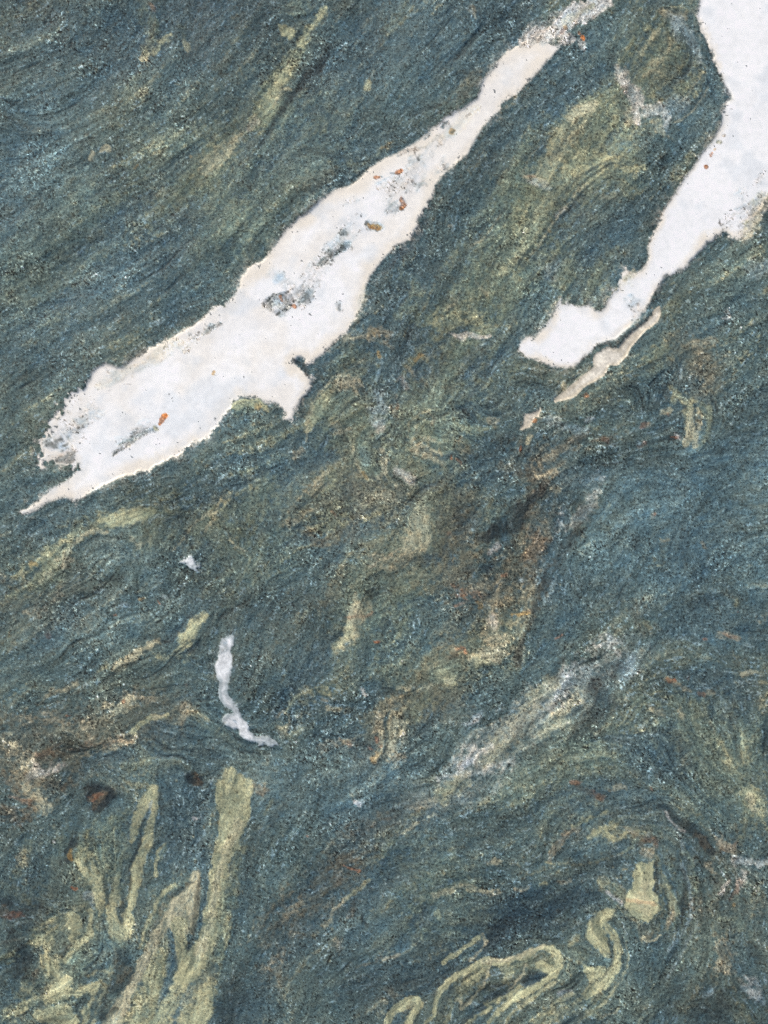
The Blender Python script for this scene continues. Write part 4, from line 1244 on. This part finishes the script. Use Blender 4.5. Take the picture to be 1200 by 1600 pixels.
# quartz
q_all = np.zeros((NY, NX), np.float32)
q_sdf = np.full((NY, NX), -99, np.float32)
QCOL = {'QT': ((232, 226, 212), (238, 240, 239)), 'TN': ((196, 188, 168), (222, 217, 202)), 'LV': ((160, 172, 174), (214, 219, 220))}
vein_ids = []
edge_rough = .35 + .9 * sstep(-.8, 1.4, noise(22))            # crisp contacts here, crumbly ones there
edge_n = edge_rough * (1.5 * noise(4) + 1.1 * noise(1.8) + .3 * lic_f)
cloud = noise(20) + .5 * noise(8)
spk = noise(1.1)
for v, line in enumerate(QUARTZ.strip().splitlines()):
    head, ptxt = line.split(' :')
    key, cn = head.split()
    pts = parse_pts(ptxt)
    ix = slice(*np.searchsorted(xs, [min(p[0] for p in pts) - 40, max(p[0] for p in pts) + 40]))
    iy = slice(*np.searchsorted(ys, [min(p[1] for p in pts) - 40, max(p[1] for p in pts) + 40]))
    big = cn == 'QT'
    d = poly_field(X[iy, ix], Y[iy, ix], pts) + edge_n[iy, ix] * (.75 if big else .6 if cn == 'TN' else 1.1) + (.7 * g1[iy, ix] + .25 * white[iy, ix]) * edge_rough[iy, ix]
    left = Y[iy, ix] > 560
    rag = np.where((X[iy, ix] < 135) & (Y[iy, ix] < 735) & big, 1.0, 0.0)
    d = d + rag * (3 * n3[iy, ix] + 2.5 * g2[iy, ix])
    m = sstep(-4.2, 2.4, d) if big else sstep(-1.3, 1.2, d)
    halo = np.exp(-np.clip(-d, 0, None) / 5) * sstep(-.3, 1.3, n3[iy, ix] * .6 + .5 * g2[iy, ix] + .6 * lic_w[iy, ix]) * (.45 if big else .25)
    m = np.maximum(m, halo)
    c_edge, c_core = (lin(c) for c in QCOL[cn])
    if v == 0:
        warm = sstep(-1.5, 1.2, cloud[iy, ix] * .8 + (360 - Y[iy, ix]) / 260)
        t = sstep(0, 24, d + 6 * cloud[iy, ix]) * (1 - .55 * warm)
    elif v == 1:
        t = sstep(-4, 12, d + 4 * cloud[iy, ix])
    else:
        t = sstep(0, 8, d + 2 * cloud[iy, ix])
    qc = c_edge + (c_core - c_edge) * t[..., None]
    if big:
        cool = sstep(.2, 2.0, n6[iy, ix] * .6 + .7 * low3[iy, ix])[..., None] * .5
        qc = qc + (lin((212, 220, 224)) - qc) * cool
        fr = (1 - sstep(.0, .035, np.abs(cloud[iy, ix] + .25 * n6[iy, ix]))) * sstep(-.2, 1.2, low3[iy, ix] - .2 * n6[iy, ix])     # healed fractures
        qc = qc * (1 - .07 * fr[..., None])
        sp = sstep(3.1 if v else 2.8, 3.6, 1.0 * spk[iy, ix] + 1.3 * (1 - sstep(0, 16, d)) + .5 * n3[iy, ix] + .9 * rag)[..., None]
        qc = qc + (lin((84, 92, 96)) - qc) * sp * .8
    col[iy, ix] += (qc - col[iy, ix]) * m[..., None]
    if not big:                                              # sugary, grained little veins
        sg = (.07 * g1[iy, ix] + .06 * g2[iy, ix] + .05 * n3[iy, ix] + .04 * lic_l[iy, ix] - .35 * sstep(1.5, 2.4, g2[iy, ix] - .25 * d))
        col[iy, ix] *= np.exp(sg * m)[..., None]
    n = part_no(key)
    vein_ids.append(n)
    part_id[iy, ix] = np.where(d > 0, n, part_id[iy, ix])
    q_all[iy, ix] = np.maximum(q_all[iy, ix], m)
    q_sdf[iy, ix] = np.maximum(q_sdf[iy, ix], d)
    # a thin, slightly darker rim of the wall rock along the contact
    rim = np.exp(-((d + 3.5) / 2.6) ** 2) * (d < 0) * .07
    col[iy, ix] *= (1 - rim * (.6 + .4 * np.tanh(n3[iy, ix])))[..., None]
before = part_id.copy()
q_cut = q_all.copy()
keep_col = col.copy()
paint(DD)
chg = np.abs(col - keep_col).sum(-1)
q_cut *= np.clip(1 - chg * 1.6, 0, 1)

# grain of the rock: light and dark crystals, drawn out along the foliation
rocky = 1 - np.clip(q_cut, 0, 1)
amp = rocky * (1 - .8 * np.clip(smooth_m, 0, 1) * (.7 + .3 * sstep(-1, 1, n6)))
coarse = .62 + .62 * sstep(-1, 1.2, noise(38) + .3 * low3)
patchy = coarse * np.clip(1 + .45 * n6 * .7 + .35 * unit(noise(12)), .35, 1.9)     # coarser and finer grained clots
zone = sstep(-.8, 1.4, low1 + .6 * low3 - .3)                 # where the long hairlines of the schistosity show
# flow-banded clots
val = .05 * lic_f + .05 * lic_m + .045 * lic_w + .04 * lic_x + (.04 + .09 * zone) * lic_l + patchy * (.13 * g1 + .09 * g2 + .06 * white) + .05 * n3 + .08 * low3
spots = sstep(1.2, 1.9, .85 * noise(.8) + .5 * g2 - .25 * lic_f)
pale_specks = sstep(1.35, 2.1, .9 * noise(.8) + .35 * noise(1.7) + .2 * lic_f)
cracks = sstep(1.7, 2.9, -.8 * lic_l - .5 * lic_w + .25 * low1 + .2 * n3)
val = val - patchy * (.95 * spots - .55 * pale_specks) - .45 * cracks + .03
grey = col.mean(-1, keepdims=True)
col += (grey * np.array([.94, 1.03, 1.03], np.float32) - col) * (.09 * rocky)[..., None]
col *= np.exp(amp * val)[..., None] * np.exp((1 - rocky) * .018 * (g2 + n3))[..., None]
sm_ = np.clip(smooth_m, 0, 1) * rocky
lm_ = sstep(.15, 1.7, -.8 * lic_l - .55 * lic_w + .2 * n3) * sm_ * .5      # greener laminae inside the pale bands
col += (PL['GG'] - col) * lm_[..., None]
col *= np.exp(sm_ * (.11 * lic_w + .13 * lic_l + .06 * n6 + .03 * g2 - .55 * sstep(1.9, 2.6, g2 + .6 * g1)))[..., None]
hue = (.03 * g2 + .03 * lic_m + .03 * n6) * amp
col[..., 0] *= np.exp(1.0 * hue); col[..., 2] *= np.exp(-.8 * hue)
np.clip(col, .008, .88, out=col)

# relief in millimetres
rk_geo, q_geo = 1 - blur(q_all, 1.5), blur(q_all, 1.5)      # inclusions lie flush in the quartz
H = 1.0 * low3 * (.35 + .65 * rk_geo) + .3 * n6 * (.1 + .9 * rk_geo) + rk_geo * (.34 * lic_w + .8 * lic_x + .07 * lic_m + .03 * lic_f + (.03 + .10 * zone) * lic_l + .17 * g2 + .10 * g1 - .45 * cracks)
H = H + noise(45) * 2.2 * (.3 + .7 * rk_geo) - np.minimum(groove, 1.6)
H = H - rk_geo * .2 * smooth_m + lift * .3
H += q_geo * .03 * n3 
lump = np.zeros_like(H)
H += rk_geo * patchy * (.10 * white - .22 * spots + .1 * pale_specks)
H = H * S

# ---------------------------------------------------------------- materials
def rock_material(name, rough, spec, grain, bump):
    m = bpy.data.materials.new(name); m.use_nodes = True
    nt = m.node_tree; N, L = nt.nodes, nt.links
    bs = N['Principled BSDF']
    at = N.new('ShaderNodeAttribute'); at.attribute_name = 'mineral'
    gr = N.new('ShaderNodeAttribute'); gr.attribute_name = 'grain'
    tc = N.new('ShaderNodeTexCoord')
    nz = N.new('ShaderNodeTexNoise'); nz.inputs['Scale'].default_value = 300; nz.inputs['Detail'].default_value = 3; nz.inputs['Roughness'].default_value = .7
    vo = N.new('ShaderNodeTexVoronoi'); vo.inputs['Scale'].default_value = 330; vo.inputs['Randomness'].default_value = 1
    L.new(tc.outputs['Object'], nz.inputs['Vector']); L.new(tc.outputs['Object'], vo.inputs['Vector'])
    mr = N.new('ShaderNodeMapRange'); mr.inputs['From Min'].default_value = .3; mr.inputs['From Max'].default_value = .7
    mr.inputs['To Min'].default_value = 1 - grain; mr.inputs['To Max'].default_value = 1 + grain
    L.new(nz.outputs['Fac'], mr.inputs['Value'])
    sp = N.new('ShaderNodeSeparateColor'); L.new(vo.outputs['Color'], sp.inputs['Color'])
    mr2 = N.new('ShaderNodeMapRange'); mr2.inputs['To Min'].default_value = 1 - grain * .8; mr2.inputs['To Max'].default_value = 1 + grain * .9
    L.new(sp.outputs[0], mr2.inputs['Value'])
    n2 = N.new('ShaderNodeTexNoise'); n2.inputs['Scale'].default_value = 290; n2.inputs['Detail'].default_value = 1.5
    off = N.new('ShaderNodeVectorMath'); off.operation = 'ADD'; off.inputs[1].default_value = (7.3, 2.1, 5.5)
    L.new(tc.outputs['Object'], off.inputs[0]); L.new(off.outputs[0], n2.inputs['Vector'])
    crystals = N.new('ShaderNodeValToRGB')                   # black mica, matrix, pale feldspar grains
    cr_ = crystals.color_ramp
    cr_.elements[0].position = .34; cr_.elements[0].color = (1 - 2.2 * grain,) * 3 + (1,)
    cr_.elements[1].position = .74; cr_.elements[1].color = (1 + 3.2 * grain,) * 3 + (1,)
    for ps in (.42, .63): cr_.elements.new(ps).color = (1, 1, 1, 1)
    L.new(n2.outputs['Fac'], crystals.inputs['Fac'])
    mu = N.new('ShaderNodeMath'); mu.operation = 'MULTIPLY'; L.new(mr.outputs[0], mu.inputs[0]); L.new(mr2.outputs[0], mu.inputs[1])
    mixg = N.new('ShaderNodeMix'); mixg.data_type = 'FLOAT'; mixg.inputs[2].default_value = 1.0
    mu2 = N.new('ShaderNodeMath'); mu2.operation = 'MULTIPLY'; L.new(mu.outputs[0], mu2.inputs[0]); L.new(crystals.outputs['Color'], mu2.inputs[1])
    L.new(gr.outputs['Fac'], mixg.inputs[0]); L.new(mu2.outputs[0], mixg.inputs[3])
    vm = N.new('ShaderNodeVectorMath'); vm.operation = 'SCALE'
    L.new(at.outputs['Color'], vm.inputs[0]); L.new(mixg.outputs[0], vm.inputs['Scale'])
    L.new(vm.outputs[0], bs.inputs['Base Color'])
    rr = N.new('ShaderNodeMapRange'); rr.inputs['To Min'].default_value = rough - .12; rr.inputs['To Max'].default_value = rough + .12
    L.new(sp.outputs[1], rr.inputs['Value']); L.new(rr.outputs[0], bs.inputs['Roughness'])
    bs.inputs['Specular IOR Level'].default_value = spec
    bp = N.new('ShaderNodeBump'); bp.inputs['Strength'].default_value = bump; bp.inputs['Distance'].default_value = .0009
    L.new(nz.outputs['Fac'], bp.inputs['Height']); L.new(bp.outputs[0], bs.inputs['Normal'])
    return m
M_ROCK = rock_material('greenschist', .6, .24, .22, .8)
M_QUARTZ = rock_material('quartz', .4, .4, .02, .05)

# ---------------------------------------------------------------- meshes
VX = (X * S).astype(np.float32); VY = (-Y * S).astype(np.float32)
fi, fj = np.meshgrid(np.arange(NY - 1), np.arange(NX - 1), indexing='ij')
fid = part_id[:-1, :-1].copy()
cnts = np.bincount(fid.ravel(), minlength=len(parts) + 1)
fid[(cnts < 8)[fid]] = 0                                     # too small to stand as a part: stays rock
grain_att = np.clip(amp, 0, 1) * .999 + .001

def build(name, sel, mat, parent, depth):
    """the faces picked by sel as one closed body: weathered top, side walls and underside"""
    r, c = fi[sel], fj[sel]
    v00 = r * NX + c; v01 = v00 + 1; v10 = v00 + NX; v11 = v10 + 1
    quads = np.stack([v00, v10, v11, v01], 1)                # counter-clockwise seen from above (y is flipped)
    used, inv = np.unique(quads, return_inverse=True)
    quads = inv.reshape(quads.shape)
    n = len(used)
    co = np.stack([VX.ravel()[used], VY.ravel()[used], H.ravel()[used]], 1)
    cc = np.concatenate([col.reshape(-1, 3)[used], np.ones((n, 1), np.float32)], 1)
    gg = grain_att.ravel()[used]
    e = np.concatenate([quads[:, [0, 1]], quads[:, [1, 2]], quads[:, [2, 3]], quads[:, [3, 0]]]).astype(np.int64)
    code = e[:, 0] * n + e[:, 1]; rev = e[:, 1] * n + e[:, 0]
    bd = e[~np.isin(code, rev)]
    if parent is None:                                       # only the outer rim of the outcrop goes down deep
        y_, x_ = used // NX, used % NX
        rim = (y_ == 0) | (y_ == NY - 1) | (x_ == 0) | (x_ == NX - 1)
        bd = bd[rim[bd[:, 0]] & rim[bd[:, 1]]]
    bv, binv = np.unique(bd, return_inverse=True); be = binv.reshape(bd.shape); nb = len(bv)
    top = co[bv]; low = top.copy()
    low[:, 2] = -depth if parent is None else low[:, 2] - depth
    co2 = [co, top, low]; cc2 = [cc, cc[bv], cc[bv]]; gg2 = [gg, gg[bv], gg[bv]]
    wall = np.stack([n + be[:, 1], n + be[:, 0], n + nb + be[:, 0], n + nb + be[:, 1]], 1)
    loops = [quads.ravel(), wall.ravel()]; sizes = [np.full(len(quads), 4), np.full(len(wall), 4)]
    smooth = [np.ones(len(quads), bool), np.zeros(len(wall), bool)]
    if parent is None:
        k = n + 2 * nb
        cx, cy = [xs[0] * S, xs[-1] * S], [-ys[0] * S, -ys[-1] * S]
        co2.append(np.array([[cx[0], cy[0], -depth], [cx[1], cy[0], -depth], [cx[1], cy[1], -depth], [cx[0], cy[1], -depth]], np.float32))
        cc2.append(np.tile(cc[:1], (4, 1))); gg2.append(gg[:4])
        loops.append(np.array([k, k + 1, k + 2, k + 3])); sizes.append(np.array([4])); smooth.append(np.zeros(1, bool))
    co = np.concatenate(co2).astype(np.float32); cc = np.concatenate(cc2).astype(np.float32); gg = np.concatenate(gg2).astype(np.float32)
    loops = np.concatenate(loops).astype(np.int32); sizes = np.concatenate(sizes).astype(np.int32)
    me = bpy.data.meshes.new(name)
    me.vertices.add(len(co)); me.loops.add(len(loops)); me.polygons.add(len(sizes))
    org = np.zeros(3, np.float32)
    if parent is not None:
        org = co[:n].mean(0); co = co - org
    me.vertices.foreach_set('co', co.ravel())
    me.loops.foreach_set('vertex_index', loops)
    me.polygons.foreach_set('loop_start', np.concatenate([[0], np.cumsum(sizes)[:-1]]).astype(np.int32))
    me.polygons.foreach_set('use_smooth', np.concatenate(smooth))
    me.update(calc_edges=True)
    a = me.attributes.new('mineral', 'FLOAT_COLOR', 'POINT'); a.data.foreach_set('color', cc.ravel())
    a = me.attributes.new('grain', 'FLOAT', 'POINT'); a.data.foreach_set('value', gg)
    me.materials.append(mat)
    o = bpy.data.objects.new(name, me)
    scene.collection.objects.link(o)
    if parent is not None:
        o.parent = parent
        wl = Vector(org.tolist())
        p = parent
        while p is not None:
            wl -= p.location; p = p.parent
        o.location = wl
    return o

rock = build('rock_outcrop', fid == 0, M_ROCK, None, .22)
rock['label'] = 'blue-green foliated rock face with folded olive bands and white quartz veins'
rock['category'] = 'rock'
LABELS = {
 'quartz_vein': ['broad white quartz vein slanting across the upper left, stained cream along its edge',
                 'white quartz vein coming down from the top right corner'],
 'quartz_thread': ['thin tan vein below the tip of the right-hand white vein', 'short tan vein below the thin tan vein',
                   'thin upright pale lavender vein at lower left'],
 'quartz_fleck': ['small white fleck above the thin upright vein'],
 'olive_crescent': ['pale olive crescent beside the fold at lower right'],
 'olive_block': ['pale olive block with small black dots and a rusty line'],
 'olive_lens': ['curved pale olive lens on the right'],
}
count = {}
objs = {}
order = sorted(range(1, len(parts) + 1), key=lambda n: 0 if n in vein_ids else 1)
for n in order:
    sel = fid == n
    if not sel.any(): continue
    name = parts[n - 1][0]
    inside = before[:-1, :-1][sel]
    host = rock
    vals, cts = np.unique(inside, return_counts=True)
    top = int(vals[cts.argmax()])
    if n not in vein_ids and top in vein_ids and top in objs: host = objs[top]
    is_q = n in vein_ids or name in ('quartz_grain',)
    k = count.get(name, 0)
    nm = name.replace('_faint', '')
    o = build(nm, sel, M_QUARTZ if is_q else M_ROCK, host, .010 if n in vein_ids else .004)
    objs[n] = o
    if name in LABELS and k < len(LABELS[name]): o['label'] = LABELS[name][k]
    count[name] = k + 1
print('parts', len(objs), 'grid', NX, NY)
